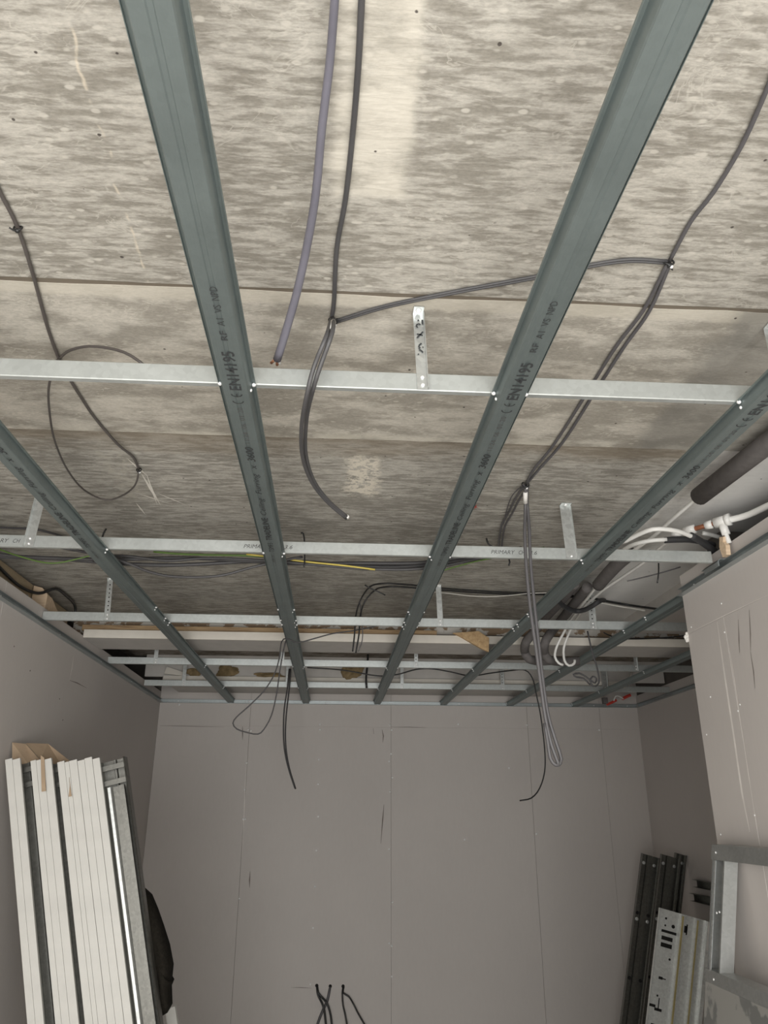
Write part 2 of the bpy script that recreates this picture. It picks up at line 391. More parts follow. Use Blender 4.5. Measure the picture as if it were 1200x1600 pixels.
seams = [YB-0.15, -0.155, 1.045, 2.245, 3.445, 4.645, 5.845, YF+0.012]
LB = boards(wall_left, [(seams[i], seams[i+1], 0.0, 2.712, random.uniform(-0.0006, 0.0006)) for i in range(7)], lambda u, v, s: V((XL+s, u, v)))
wall_far = struct('wall_far', box(XL-0.4, XR+0.2, YF+0.0115, YF+0.15, 0, 3.05), M_back)
fx = [XL, -0.703, 0.504, 1.696, 2.345, XR+0.012]; fc = []
for i in range(5):
    l = random.uniform(-0.0008, 0.0008); fc += [(fx[i], fx[i+1], 0.0, 2.43, l), (fx[i], fx[i+1], 2.43, 2.86, l+random.uniform(-0.0008, 0.0008))]
FB = boards(wall_far, fc, lambda u, v, s: V((u, YF-s, v)))
wall_right_near = struct('wall_right_near', join(box(XN+0.0115, XN+0.10, YB-0.2, 1.9, 0, 2.70), box(XN+0.0115, XN+0.10, 1.9, YN-0.02, 0, 2.70)), M_back)
nc = [(-0.9, 1.61, 2.45, 2.706, 0), (1.61, YN, 2.45, 2.706, 0.0005), (1.61, 2.81, 0, 2.45, 0), (2.81, YN, 0, 2.45, 0.0008),
      (0.41, 1.61, 0, 2.45, 0), (-0.9, 0.41, 0, 2.45, 0)]
NB = boards(wall_right_near, nc, lambda u, v, s: V((XN-s, u, v)), 0.0125, 0.0004)
nb2 = boards(wall_right_near, [(1.61, YN, 0.0, 2.70, 0)], lambda u, v, s: V((XN+0.118+s, u, v)))
wall_right = struct('wall_right', box(XR+0.0115, XR+0.15, YB-0.2, YF+0.2, 0, 3.05), M_back)
RB = boards(wall_right, [(YN-0.15, 4.44, 0, 2.72, 0), (4.44, 5.64, 0, 2.72, 0.0006), (5.64, YF, 0, 2.72, 0)], lambda u, v, s: V((XR-s, u, v)))
wall_return = struct('wall_return', box(XN+0.13, XR+0.02, YN-0.15, YN-0.02, 0, 2.86), M_back)
boards(wall_return, [(XN+0.115, XR, 0, 2.70, 0)], lambda u, v, s: V((u, YN-0.012+s, v)))
wall_back = struct('wall_back', join(box(XL-0.4, -1.3, YB-0.15, YB, 0, 3.0), box(1.3, XR+0.1, YB-0.15, YB, 0, 3.0), box(-1.3, 1.3, YB-0.15, YB, 2.43, 3.0), box(-1.3, 1.3, YB-0.15, YB, 0, 0.1)), M_board)
win = struct('window_1', join(box(-1.3, -1.25, YB-0.1, YB-0.04, 0.1, 2.43), box(1.25, 1.3, YB-0.1, YB-0.04, 0.1, 2.43), box(-0.025, 0.025, YB-0.1, YB-0.04, 0.1, 2.43),
      box(-1.3, 1.3, YB-0.1, YB-0.04, 0.1, 0.15), box(-1.3, 1.3, YB-0.1, YB-0.04, 2.38, 2.43)), M_white)

# screws, pencil smears, dust and pale seam lines on the boards
def on_board(wall_list, test): 
    for o in wall_list:
        if test(o): return o
    return wall_list[0]
def bbox(o):
    xs = [v.co for v in o.data.vertices]
    return [(min(c[i] for c in xs), max(c[i] for c in xs)) for i in range(3)]
BB = {o.name: bbox(o) for o in LB+FB+NB+RB}
def host(lst, p, i, j):
    for o in lst:
        b = BB[o.name]
        if b[i][0]-0.002 <= p[i] <= b[i][1]+0.002 and b[j][0]-0.002 <= p[j] <= b[j][1]+0.002: return o
    return lst[0]
far_screws = [(500,1132),(500,1140),(498,1187),(497,1225),(497,1276),(494,1329),(492,1385),(489,1450),(485,1538),(388,1140),(392,1142),(385,1192),(382,1234),(380,1280),(383,1280),(374,1404),
  (609,1133),(612,1141),(611,1178),(608,1190),(613,1215),(609,1237),(608,1327),(613,1410),(608,1474),(612,1478),(612,1526),(716,1132),(726,1312),(823,1133),(936,1141),(280,1101),(389,1096),(795,1200),(838,1303)]
for q in far_screws:
    p = at(*q, 'Y', YF-0.001); part('screw', dome(p, (0, -1, 0), 0.0085 if q[1] < 1500 else 0.007, 0.9), M_screw, host(FB, p, 0, 2), True)
for q in [(1127,943),(1110,1089),(1104,1148),(1153,1111),(1156,1101),(1179,1274),(1132,988),(1126,1304),(1080,980)]:
    p = at(*q, 'X', XN-0.001); part('screw', dome(p, (-1, 0, 0), 0.0035, 0.6), M_screw, host(NB, p, 1, 2), True)
for q in [(47,1048),(93,1092),(98,1125),(22,1010)]:
    p = at(*q, 'X', XL+0.001); part('screw', dome(p, (1, 0, 0), 0.004, 0.6), M_mark, host(LB, p, 1, 2), True)
def smear(pts, axis, val, wdt, lst, nrm, mat=M_mark, name='smear_mark'):
    P = [at(x, y, axis, val) for x, y in pts]; n = V(nrm); vs, fs = [], []
    for i, p in enumerate(P):
        t = (P[min(i+1, len(P)-1)]-P[max(i-1, 0)]).normalized(); s = t.cross(n).normalized()
        k = wdt*(0.25 if i in (0, len(P)-1) else 1)
        vs += [p-s*k+n*0.0012, p+s*k+n*0.0012]
    for i in range(len(P)-1): fs.append((2*i, 2*i+1, 2*i+3, 2*i+2))
    i, j = (0, 2) if axis == 'Y' else (1, 2)
    part(name, (vs, fs), mat, host(lst, P[len(P)//2], i, j))
for pts in ([(379,1135),(379,1145),(379,1156)], [(583,1138),(584,1147)], [(597,1140),(599,1150),(598,1160)], [(600,1257),(598,1280),(595,1318)], [(391,1361),(390,1375),(390,1387)], [(455,1543),(470,1543),(487,1544)], [(250,1134),(300,1135),(350,1136)], [(611,1136),(640,1136),(666,1137)]):
    smear(pts, 'Y', YF, 0.005 if pts[0][1] != pts[-1][1] and abs(pts[0][0]-pts[-1][0]) < 9 else 0.0022, FB, (0, -1, 0))
for pts in ([(1171,953),(1173,990),(1173,1017)], [(1173,1018),(1178,1050),(1180,1076)], [(1154,968),(1155,1000),(1156,1020)]):
    smear(pts, 'X', XN, 0.003, NB, (-1, 0, 0))
smear([(1131,966),(1144,1035),(1155,1110),(1170,1210),(1187,1320)], 'X', XN, 0.002, NB, (-1, 0, 0), M_dustseam, 'dust_seam_line')
smear([(1121,972),(1132,1050),(1147,1150),(1160,1240),(1172,1300)], 'X', XN, 0.006, NB, (-1, 0, 0), M_dustseam, 'dust_seam_line')
smear([(1085,985),(1140,958),(1200,930)], 'X', XN, 0.0016, NB, (-1, 0, 0), M_dustseam, 'dust_seam_line')
smear([(386,1180),(383,1230),(381,1280),(378,1340)], 'Y', YF, 0.0028, FB, (0, -1, 0), M_dustseam, 'dust_seam_line')  # bright line of the left board seam, painted in as a pale strip
smear([(115,1024),(112,1045),(108,1064)], 'X', XL, 0.004, LB, (1, 0, 0), M_dustseam, 'dust_seam_line')
smear([(108,1063),(120,1067),(135,1075)], 'X', XL, 0.003, LB, (1, 0, 0))
for c in [((1073,992), 0.012), ((1072,998), 0.016), ((1076,975), 0.006)]:
    p = at(*c[0], 'Y', YN); part('plaster_chip', lump(p+V((0.004, 0, 0)), c[1]*0.7, c[1]*0.5, c[1], 5, 0.5, 2), M_gyp, NB[1])

M_chalk = plain('chalk', (0.66, 0.63, 0.57), 0.9)
CZ = [0.0112]
def chalk(p0, p1, wdt, mat=M_chalk, name='chalk_scratch'):
    CZ[0] -= 0.0002; a = at(*p0, 'Z', ZS+CZ[0]); b = at(*p1, 'Z', ZS+CZ[0]); d = (b-a).normalized(); sd = V((-d.y, d.x, 0))*wdt; m_ = a.lerp(b, 0.5)
    part(name, ([a, m_+sd, b, m_-sd], [(0, 1, 2, 3)]), mat, ceiling)
for p0, p1, wdt in (((160,724),(272,728),0.0035), ((197,715),(232,745),0.005), ((218,735),(252,791),0.006), ((228,738),(246,790),0.004), ((203,767),(271,789),0.0035), ((240,768),(293,790),0.004), ((250,778),(305,780),0.004), ((212,785),(228,805),0.004),
        ((775,795),(833,788),0.003), ((777,801),(800,796),0.004), ((770,805),(820,799),0.003), ((800,806),(843,796),0.0025), ((740,798),(790,799),0.0025), ((800,748),(858,750),0.003)):
    chalk(p0, p1, wdt)
for p0, p1 in (((740,791),(747,794)), ((745,788),(741,796))): chalk(p0, p1, 0.003, M_red, 'red_mark')
# cavity over the left wall
sheath = solo('sheathing_panel', box(XL-0.125, XL-0.112, 2.2, 4.62, 2.41, 2.856), M_sheath, 'brown sheathing panel showing in the gap over the left wall boards', 'panel')
solo('timber_block', prism([(0, 0), (0.085, 0), (0.085, 0.10), (0.05, 0.135), (0.0, 0.147)], lambda u, v, s: V((XL-0.105+u*0.9, s, 2.705+v)), 4.02, 4.07), M_timber, 'pale sawn timber block standing on top of the left wall', 'timber')
solo('timber_offcut', prism([(0, 0), (0.26, 0), (0.02, 0.10), (0.0, 0.10)], lambda u, v, s: V((s, 4.08+u, 2.706+v)), XL-0.09, XL-0.03), M_timber, 'wedge of brown timber offcut lying behind the pale timber block', 'timber')
solo('stud_end', extr([(0, 0.03), (0, 0), (0.06, 0), (0.06, 0.03)], 0.0015, lambda u, v, s: V((XL-0.10+v, 3.88+u, s)), 2.70, 2.765), M_stud, 'cut end of a steel stud poking above the left wall', 'stud')
solo('black_cable', tube([(XL-0.10, 2.9, 2.845), (XL-0.095, 3.3, 2.84), (XL-0.10, 3.55, 2.815), (XL-0.09, 3.8, 2.79), (XL-0.06, 3.98, 2.80), (XL-0.005, 4.05, 2.845), (XL+0.005, 4.2, 2.848), (XL-0.005, 4.38, 2.845), (XL-0.005, 4.42, 2.80), (XL-0.02, 4.43, 2.75)], 0.008), M_cblack, 'black cable snaking along the gap over the left wall', 'cable', None, True)

# downstand, soffit boards and battens at the far end
solo('downstand_beam', box(XL-0.1, XR, 4.70, 4.90, 2.745, 2.93), M_patch, 'peeling plastered downstand behind the brown batten', 'beam')
def soffit(y0, y1, x0, x1, z0, h, label):
    t = thing('soffit_box', label, 'soffit', ((x0+x1)/2, (y0+y1)/2, z0), 'boxed soffits across the room')
    part('front_edge', box(x0, x1, y0-0.012, y0, z0, z0+h), M_soffit, t)
    part('underside_board', box(x0, x1, y0, y1, z0, z0+0.0125), M_softgrey, t)
    part('rear_edge', box(x0, x1, y1, y1+0.012, z0, z0+h), M_softgrey, t); return t
soffit(4.60, 4.92, XL+0.002, XR-0.01, 2.70, 0.048, 'white boxed soffit running across the room under the brown batten')
soffit(6.18, YF-0.005, XL+0.15, 2.35, 2.705, 0.033, 'narrow white edged soffit against the far wall')
solo('batten', box(XL-0.02, 0.62, 4.615, 4.69, 2.748, 2.782), M_oldwood, 'long brown batten lying on the white soffit', 'batten')
solo('batten', box(0.622, XR-0.05, 4.64, 4.69, 2.748, 2.764), M_back, 'thin dark batten lying beyond the torn chipboard', 'batten')
P = [(708,989),(748,986),(764,997),(763,1019),(752,1014),(735,1004),(722,996)]
pp = [at(x, y, 'Y', 4.57) for x, y in P]
solo('torn_chipboard', prism([(p.x, p.z) for p in pp], lambda u, v, s: V((u, s+0.12*(v-2.72), v)), 4.565, 4.587), M_chip, 'torn piece of chipboard hanging over the white soffit edge', 'chipboard')
solo('rear_bulkhead', box(XL, XR, 6.195, 6.22, 2.735, 2.91), M_softgrey, 'grey board upstand behind the narrow soffit', 'board')
solo('foam_blob', lump(at(354,1049,'Y',6.185), 0.09, 0.014, 0.045, 3, 0.4), M_foam, 'long brown foam blob above the hanging cable loop', 'foam')
solo('foam_blob', lump(at(303,1051,'Y',6.185), 0.055, 0.014, 0.03, 4, 0.4), M_foam, 'brown foam blob beside a cut white board offcut', 'foam')
solo('foam_blob', lump(at(418,1055,'Y',6.17), 0.11, 0.02, 0.018, 5, 0.5), M_foam, 'thin smear of brown foam over the narrow soffit', 'foam')
solo('foam_blob', lump(at(553,1050,'Y',6.17), 0.085, 0.02, 0.06, 6, 0.5), M_foam, 'square brown foam patch by the black cable drop', 'foam')
solo('board_offcut', prism([(0, 0), (0.15, -0.015), (0.16, 0.01), (0.02, 0.055)], lambda u, v, s: V((-1.322+u, s, 2.752+v)), 6.162, 6.186), M_soffit, 'cut white board offcut lying on the narrow soffit', 'board')

# boxed beam along the right of the slab
t = thing('bulkhead_box', 'pale boxed bulkhead running along the slab beyond the pipes', 'bulkhead', (2.2, 4.0, 2.78))
part('side_board', box(1.785, 1.797, 3.116, 4.60, 2.795, ZS+0.012), M_softgrey, t)
part('underside_board', box(1.785, XR, 3.116, 4.60, 2.783, 2.795), M_board, t)

# ------------------------------------------------------------------ metal grid
ZF = 2.62                                   # underside of the furring channels
HP = [(-0.040, 0.0215), (-0.040, 0.0255), (-0.0335, 0.0255), (-0.0285, 0.003), (-0.0265, 0.0003), (-0.0245, 0.0), (-0.0055, 0.0), (-0.0035, 0.0022), (0.0035, 0.0022), (0.0055, 0.0), (0.0245, 0.0), (0.0265, 0.0003), (0.0285, 0.003), (0.0335, 0.0255), (0.040, 0.0255), (0.040, 0.0215)]
FXS = [-0.876, -0.233, 0.385, 0.962, 1.549, 2.13]
PYS = [1.53, 2.742, 3.917, 5.144, 6.083]
def print_line(ch, X, dy):
    def tx(s, ya, yb, h, sh=0.0, b=0.0, mat=M_ink, dx=0.0, first=None):
        part('lettering', text_geo(s, (X+dx+h*0.5, ya+dy, ZF), (0, -1, 0), (-1, 0, 0), ya-yb, h, 0.0008, sh, b), mat, ch)
    tx('MM', 2.775, 2.735, 0.012, 0, 0, M_inkg); tx('M', 2.715, 2.695, 0.012, 0, 0, M_inkg)
    tx('TSMF5', 2.653, 2.554, 0.019); tx('TRADELINE', 2.526, 2.309, 0.021, 0, 0.018)
    tx('Ceiling', 2.286, 2.142, 0.018, 0.25); tx('Furring', 2.112, 1.964, 0.018, 0.25); tx('x', 1.934, 1.909, 0.018, 0.2, 0.01)
    tx('3600', 1.886, 1.798, 0.021, 0.2, 0.012); tx('11:24', 1.776, 1.716, 0.0125, 0, 0, M_inkg); tx('06', 1.697, 1.672, 0.0125, 0, 0, M_inkg); tx('01', 1.655, 1.632, 0.0125, 0, 0, M_inkg); tx('20', 1.617, 1.592, 0.0125, 0, 0, M_inkg)
    # conformity mark from two arcs and a bar
    def arc(y, bar):
        vs, fs = [], []; c = V((X, y+dy-0.012, ZF-0.0008)); n = 10
        for i in range(n+1):
            a = math.radians(90+180*i/n)
            for r in (0.0125, 0.0095):
                vs.append(c+V((0, 0, 0))+V((-math.sin(a)*r*1.05, -math.cos(a)*r, 0)))
        for i in range(n): fs.append((2*i, 2*i+1, 2*i+3, 2*i+2))
        if bar:
            m = len(vs); vs += [c+V((x, y2, 0)) for x, y2 in ((-0.0013, 0.011), (0.0013, 0.011), (0.0013, -0.001), (-0.0013, -0.001))]; fs.append((m, m+1, m+2, m+3))
        part('conformity_mark', (vs, fs), M_ink, ch)
    arc(1.573, False); arc(1.542, True)
    tx('EN14195', 1.512, 1.358, 0.026, 0, 0.015); tx('RF', 1.318, 1.286, 0.0145); tx('A1', 1.270, 1.245, 0.0145); tx('VS', 1.228, 1.203, 0.0145); tx('NPD', 1.190, 1.150, 0.0145)
def furring(X, y0, y1, lift, label, group, text=None, scr=()):
    t = thing('furring_channel', label, 'furring channel', (X, (y0+y1)/2, ZF+lift), group)
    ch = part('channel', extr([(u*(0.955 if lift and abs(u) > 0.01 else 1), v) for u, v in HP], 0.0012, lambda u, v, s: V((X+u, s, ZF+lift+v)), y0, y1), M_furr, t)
    if text is not None: print_line(ch, X, text)
    for yy in scr:
        for sx in (-1, 1):
            part('screw', dome((X+sx*0.0375, yy-0.006, ZF+0.022), (sx*0.5, -0.3, -1), 0.0052, 0.9), M_screw, t, True)
            if sx*X < 0: part('screw', dome((X+sx*0.0305, yy+0.002, ZF+0.012), (sx*1, -0.2, -0.4), 0.004, 0.8), M_screw, t, True)
    return t
NEARL = ['printed steel furring channel under the looped brown cable, beside the left wall', 'printed steel furring channel beside the lilac grey cable end', 'printed steel furring channel over the strap with black marker writing', 'printed steel furring channel along the grey insulated pipe']
FARL = ['plain steel furring channel lapped onto the far end nearest the left wall', 'plain steel furring channel with the cable loop hanging beside it', 'plain steel furring channel between the black cable drop and the torn chipboard', 'plain steel furring channel passing under the grey hoses']
for i in range(4):
    furring(FXS[i], 0.25, 3.86, 0.0, NEARL[i], 'printed furring channels near the camera end', (0.0, 0.0, 0.0, 0.03)[i], [PYS[0], PYS[1], 3.60, 3.82])
    furring(FXS[i], 3.66, YF-0.004, 0.0020, FARL[i], 'lapped furring channels reaching the far wall', None, [PYS[2], PYS[3], PYS[4], YF-0.03])
furring(FXS[4], YN+0.06, YF-0.004, 0, 'steel furring channel starting behind the right hand wall corner', 'furring channels in the recess', None, [3.62, PYS[2], PYS[3], PYS[4], YF-0.03])
furring(FXS[5], YN+0.06, YF-0.004, 0, 'steel furring channel deep in the right recess above the red bars', 'furring channels in the recess', None, [PYS[2], PYS[3], PYS[4], YF-0.03])

ZP = ZF+0.0267
PP = [(0.016, 0.004), (0.016, 0.0), (0.002, 0.0), (0.0, 0.002), (0.0, 0.043), (0.002, 0.045), (0.016, 0.045), (0.016, 0.041)]
def primary(x0, x1, Y, label, group, texts=(), dz=0.0):
    t = thing('primary_channel', label, 'primary channel', ((x0+x1)/2, Y, ZP+dz), group)
    ch = part('channel', extr(PP[::-1], 0.0012, lambda u, v, s: V((s, Y+u, ZP+dz+v)), x0, x1), M_prim, t)
    for tx0, tx1 in texts:
        w_ = tx1-tx0
        for s, a, b in (('PRIMARY', 0.0, 0.52), ('CH', 0.60, 0.74), ('3.6', 0.83, 1.0)):
            part('lettering', text_geo(s, (tx0+w_*a, Y, ZP+dz+0.014), (1, 0, 0), (0, 0, 1), w_*(b-a), 0.016, 0.0012, 0.3), M_inkg, ch)
    return t
G = 'primary channels across the room'
primary(XL+0.003, XN-0.01, PYS[0], 'bright primary channel carrying the strap with marker writing', G)
primary(XL+0.003, 1.44, PYS[1], 'bright primary channel with faint printing in front of the grey cable bundle', G, [(-1.29, -1.105), (-0.346, -0.165), (0.581, 0.758)])
primary(XL+0.003, 1.065, PYS[2], 'primary channel above the long brown batten', G)
primary(1.067, XR-0.01, PYS[2]-0.0, 'short primary channel over the two white pipes, lapped beside the grey hoses', G, (), 0.001)
primary(XL+0.003, 1.5, PYS[3], 'primary channel seen below the white soffit', G)
primary(1.30, XR-0.01, PYS[3]+0.017, 'lapped primary channel in the recess behind the coiled cable', G)
primary(XL+0.03, 1.55, PYS[4], 'primary channel nearest the far wall, main length', G)
primary(1.45, XR-0.01, PYS[4]+0.017, 'primary channel nearest the far wall, recess length', G)

# perimeter track
CT = [(0.027, 0.0), (0.0, 0.0), (0.0, 0.027), (0.018, 0.027)]
def track(f, s0, s1, label, scr):
    vs, fs = extr(CT, 0.0013, f, s0, s1)
    t = thing('perimeter_track', label, 'track', f(0, -0.002, (s0+s1)/2), 'perimeter tracks on the walls')
    part('track', (vs, fs), M_track, t)
    for s in scr: part('screw', dome(f(0.003, 0.014, s), f(1, 0, 0)-f(0, 0, 0), 0.0045, 0.7), M_screw, t, True)
track(lambda u, v, s: V((XL+0.001+u, s, ZF-0.0025+v)), 1.0, YF-0.03, 'dark steel perimeter track along the left wall', [1.8, 2.6, 3.4, 4.2, 5.0, 5.8])
track(lambda u, v, s: V((XN-0.001-u, s, ZF-0.0025+v)), 0.5, YN, 'steel perimeter track on the short right wall under the white pipe fittings', [1.8, 2.4, 3.0])
track(lambda u, v, s: V((XR-0.001-u, s, ZF-0.0025+v)), YN, YF-0.03, 'steel perimeter track deep in the right recess', [3.8, 4.6, 5.6])
track(lambda u, v, s: V((s, YF-0.001-u, ZF-0.0025+v)), XL+0.002, XR-0.002, 'bright steel perimeter track across the far wall', [-1.32, -0.75, -0.06, 0.50, 1.10, 1.75, 2.3, 2.6])
t = thing('track_bracket', 'dark steel bracket clipped over the right wall track', 'bracket', (XN-0.02, 2.78, ZF))
part('plate', box(XN-0.034, XN-0.002, 2.70, 2.86, ZF+0.026, ZF+0.029), M_track, t)
part('lip', box(XN-0.034, XN-0.031, 2.72, 2.84, ZF+0.006, ZF+0.029), M_track, t)

# hanger straps
def hanger(x, Y, ztop, label, xt=None, wd=0.023, two=True, holes=False, marker=False, lip=1, yt=0.0):
    xt = x if xt is None else xt
    if x < 0: lip = -1
    t = thing('hanger_strap', label, 'hanger', (x, Y-0.003, ZP+0.001), 'hanger straps fixed to the slab')
    z0 = ZP+0.001
    def f(u, v, s):
        k = (s-z0)/(ztop-z0); return V((x+(xt-x)*k+u*lip, Y-0.0028-v+yt*k, s))
    g = extr([(-wd/2, 0.0), (wd/2, 0.0), (wd/2, 0.011)], -0.0014, lambda u, v, s: f(u, v, s), z0, ztop)
    st = part('strap', g, M_strap, t)
    c = f(0, 0, ztop)
    tb = part('top_tab', box(c.x-wd/2, c.x+wd/2, c.y-0.028, c.y, ztop-0.004, ztop-0.0015), M_strap, t)
    part('bolt', dome((c.x, c.y-0.014, ztop-0.004), (0, -0.2, -1), 0.007, 0.9), M_screw, tb, True)
    for dz in ((0.010, 0.030) if two else (0.010,)):
        p = f(0.001, 0, z0+dz); part('screw', dome(p+V((0, -0.0015, 0)), (0, -1, 0), 0.0048, 0.8), M_screw, t, True)
    if holes:
        k = z0+0.055
        while k < ztop-0.02:
            p = f(0, 0, k); part('punched_hole', dome(p+V((0, -0.0012, 0)), (0, -1, 0), 0.0036, 0.1), M_slot, st); k += 0.022
    if marker:
        def stroke(pts, wdt=0.0019):
            P = [f(a, 0, b)+V((0, -0.0022, 0)) for a, b in pts]; vs, fs = [], []
            for i, p in enumerate(P):
                tt = (P[min(i+1, len(P)-1)]-P[max(i-1, 0)]).normalized(); s = tt.cross(V((0, -1, 0))).normalized()
                vs += [p-s*wdt, p+s*wdt]
            for i in range(len(P)-1): fs.append((2*i, 2*i+1, 2*i+3, 2*i+2))
            part('marker_stroke', (vs, fs), M_ink, st)
        H = ztop-z0
        for pts in ([(-0.002, .895), (0.001, .885)], [(0.009, .90), (0.009, .84)], [(0.004, .83), (0.0, .845), (-0.004, .835), (-0.006, .815), (-0.004, .795), (-0.002, .80)],
                    [(0.009, .74), (0.004, .71), (-0.001, .685), (-0.006, .655)], [(-0.006, .705), (0.001, .70), (0.008, .69)],
                    [(0.004, .585), (-0.001, .565), (-0.003, .54), (0.0, .525), (-0.004, .515)], [(-0.003, .50), (0.002, .49), (0.006, .465)], [(0.006, .53), (0.007, .54)], [(-0.006, .445), (-0.004, .435)]):
            stroke([(a, z0+H*b) for a, b in pts])
    return t
hanger(0.185, PYS[0], ZS, 'steel strap with black marker writing above the bright primary channel', 0.177, 0.024, True, False, True)
hanger(1.035, PYS[0], ZS, 'steel strap beside the channel along the insulated pipe')
hanger(-1.120, PYS[1], ZS+0.012, 'steel strap beside the printed channel nearest the left wall', -1.105, 0.034)
hanger(0.889, PYS[1], ZS+0.012, 'wide shiny steel strap beside the hanging grey cable pair', 0.880, 0.040, False)
hanger(-1.150, PYS[2], ZS+0.012, 'punched steel strap over the batten, near the left wall', -1.160, 0.024, True, True)
hanger(0.545, PYS[2], ZS+0.012, 'plain steel strap behind the thin white wire', 0.538, 0.026)
hanger(1.352, PYS[2], ZS+0.012, 'short punched steel strap beside the two white pipes', 1.352, 0.032, True, True)
for px_, lab in ((243, 'small strap near the left wall below the white soffit'), (441, 'small strap by the hanging cable loop'), (650, 'small punched strap hanging below the white soffit near the torn chipboard'), (993, 'small strap in the recess below the white soffit')):
    x = at(px_, 1038, 'Y', PYS[3]).x; hanger(x, PYS[3], 2.90, lab, x, 0.022, True, px_ == 650)
for px_, lab in ((287, 'small strap near the far wall at the foam blobs'), (449, 'small strap near the far wall above the hanging cable pair'), (628, 'small plain strap near the far wall, next to the dark punched strap'), (785, 'dark punched strap near the far wall, behind the long cable pair'), (946, 'wide strap near the far wall above the red bars')):
    x = at(px_, 1070, 'Y', PYS[4]).x; hanger(x, PYS[4] if px_ < 900 else PYS[4]+0.017, 2.82, lab, x, 0.024 if px_ < 900 else 0.045, True, px_ == 785)

# ------------------------------------------------------------------ cables
def pts(seq):
    return [at(*q) for q in seq]
def cable(name, geo_list, mats, label, cat='cable', group=None):
    """geo_list: [(part name, geometry)]; the first is the cable itself"""
    allv = [V(v) for g in geo_list for v in g[1][0]]
    b = V((sum(v.x for v in allv)/len(allv), sum(v.y for v in allv)/len(allv), min(v.z for v in allv)))
    if len(geo_list) == 1: return solo(name, geo_list[0][1], mats[0], label, cat, group, True)
    t = thing(name, label, cat, b, group)
    for (nm, g), m in zip(geo_list, mats): part(nm, g, m, t, True)
    return t
def Z(z, *ps): return [(x, y, 'Z', z) for x, y in ps]
def Y(yv, *ps): return [(x, y, 'Y', yv) for x, y in ps]
ZC = ZS-0.006
def shift(P, d): return [p+V(d) for p in P]

# lilac grey cable with stripped end
P = pts(Z(2.835, (527,-60), (523,0), (515,100)) + Z(2.825, (503,200),) + Z(2.81, (491,320)) + Z(2.785, (468,440)) + Z(2.745, (446,520)) + Z(2.725, (433,562)))
e = P[-1]; d = (P[-1]-P[-2]).normalized()
cable('twin_cable', [('sheath', tube(P, lambda f: 0.0062+0.0034*f, 10)), ('copper_core', tube([e-d*0.002, e+d*0.018+V((0.004, 0, 0))], 0.0036, 6, False)), ('copper_core', tube([e-d*0.002+V((-0.004, 0, 0)), e+d*0.014+V((-0.011, 0, 0.002))], 0.0036, 6, False)), ('white_core', tube([e-d*0.002+V((0.003, 0, 0)), e+d*0.013+V((0.009, 0, 0.0))], 0.0038, 6, False))],
      [M_cpurp, M_copper, M_copper, M_tape], 'lilac grey cable hanging from the slab with a stripped copper end')
# middle cable down to the tie, then the pair hanging in front of the channel
P = pts(Z(ZC, (568,-60), (565,0), (560,100), (552,200), (540,310), (526,390), (522,470), (518,498)))
A = pts(Z(ZC-0.004, (518,498),) + Y(1.43, (510,525)) + Y(1.468, (491,572)) + Y(1.50, (480,615)) + Y(1.66, (471,668)) + Y(1.86, (473,715)) + Y(2.03, (488,755)) + Y(2.16, (512,785)) + Y(2.25, (541,810)))
B = pts(Z(ZC-0.010, (521,498),) + Y(1.43, (519,520)) + Y(1.462, (503,565)) + Y(1.50, (490,605)) + Y(1.66, (479,655)) + Y(1.86, (478,710)) + Y(2.03, (491,752)) + Y(2.16, (515,784)) + Y(2.25, (543,808)))
i1 = smoothpath(B)
cable('drop_cable', [('sheath', tube(P, 0.0052, 10)), ('sheath', tube(A, 0.0052, 10)), ('sheath', tube(B, 0.0052, 10)), ('tape_tag', tube([B[0]+(B[1]-B[0])*0.25, B[0]+(B[1]-B[0])*0.8], 0.0068, 10, False)), ('end_tape', tube([B[-1]+(B[-2]-B[-1])*0.06, B[-1]+(B[-1]-B[-2])*0.02], 0.0066, 10, False))],
      [M_cmid, M_cmid, M_cmid, M_tape, M_tape], 'dark grey cable pair looping down in front of the channel with white tape')
# double cable across the slab between the two ties
P = pts(Z(ZC, (522,502), (600,478), (700,457), (780,442), (840,431), (925,413), (985,405), (1043,408)))
cable('slab_cable', [('sheath', tube(P, 0.0034, 8)), ('sheath', tube(shift(P, (0.001, 0.006, -0.001)), 0.0034, 8))], [M_cmid, M_cmid], 'double grey cable stretched across the slab between two ties')
# right cable run and the long hanging pair
P = pts(Z(ZC, (1230,60), (1200,135), (1160,225), (1115,300), (1080,345), (1046,408)))
A = pts(Z(ZC, (1043,412), (1005,485), (960,545), (910,625), (865,695), (835,732)) + Z(ZC+0.008, (822,755),))
B = pts(Z(ZC, (1047,412), (1015,485), (973,545), (925,620), (880,690), (845,730)) + Z(ZC+0.008, (822,757),))
cable('slab_cable', [('sheath', tube(P, 0.0044, 8)), ('sheath', tube(A, 0.0046, 8)), ('sheath', tube(B, 0.0046, 8))], [M_cgrey, M_cgrey, M_cgrey], 'dark grey cable run splitting in two beyond its tie')
P = pts(Z(ZC+0.006, (820,758), (806,778), (795,800)) + Z(ZC+0.004, (784,820), (780,842), (778,868)))
cable('slab_cable', [('sheath', tube(P, 0.004, 8)), ('sheath', tube(shift(P, (0.014, 0.0, -0.004)), 0.004, 8)), ('thin_core', tube(pts(Z(ZC+0.005, (818,757), (800,775), (791,800), (787,818))), 0.0022, 6))], [M_cgrey, M_cgrey, M_cgrey], 'short grey cable branch running from the tie to the primary channel')
A = pts(Z(ZC, (821,760),) + Y(2.60, (821,790), (820,830), (822,880), (828,945), (837,1010), (845,1070), (852,1120), (862,1165), (872,1192), (868,1195), (860,1185), (856,1160), (851,1130)))
B = pts(Z(ZC, (823,760),) + Y(2.615, (824,790), (827,830), (829,880), (835,945), (842,1010), (849,1070), (857,1120), (869,1160), (877,1186), (872,1196)))
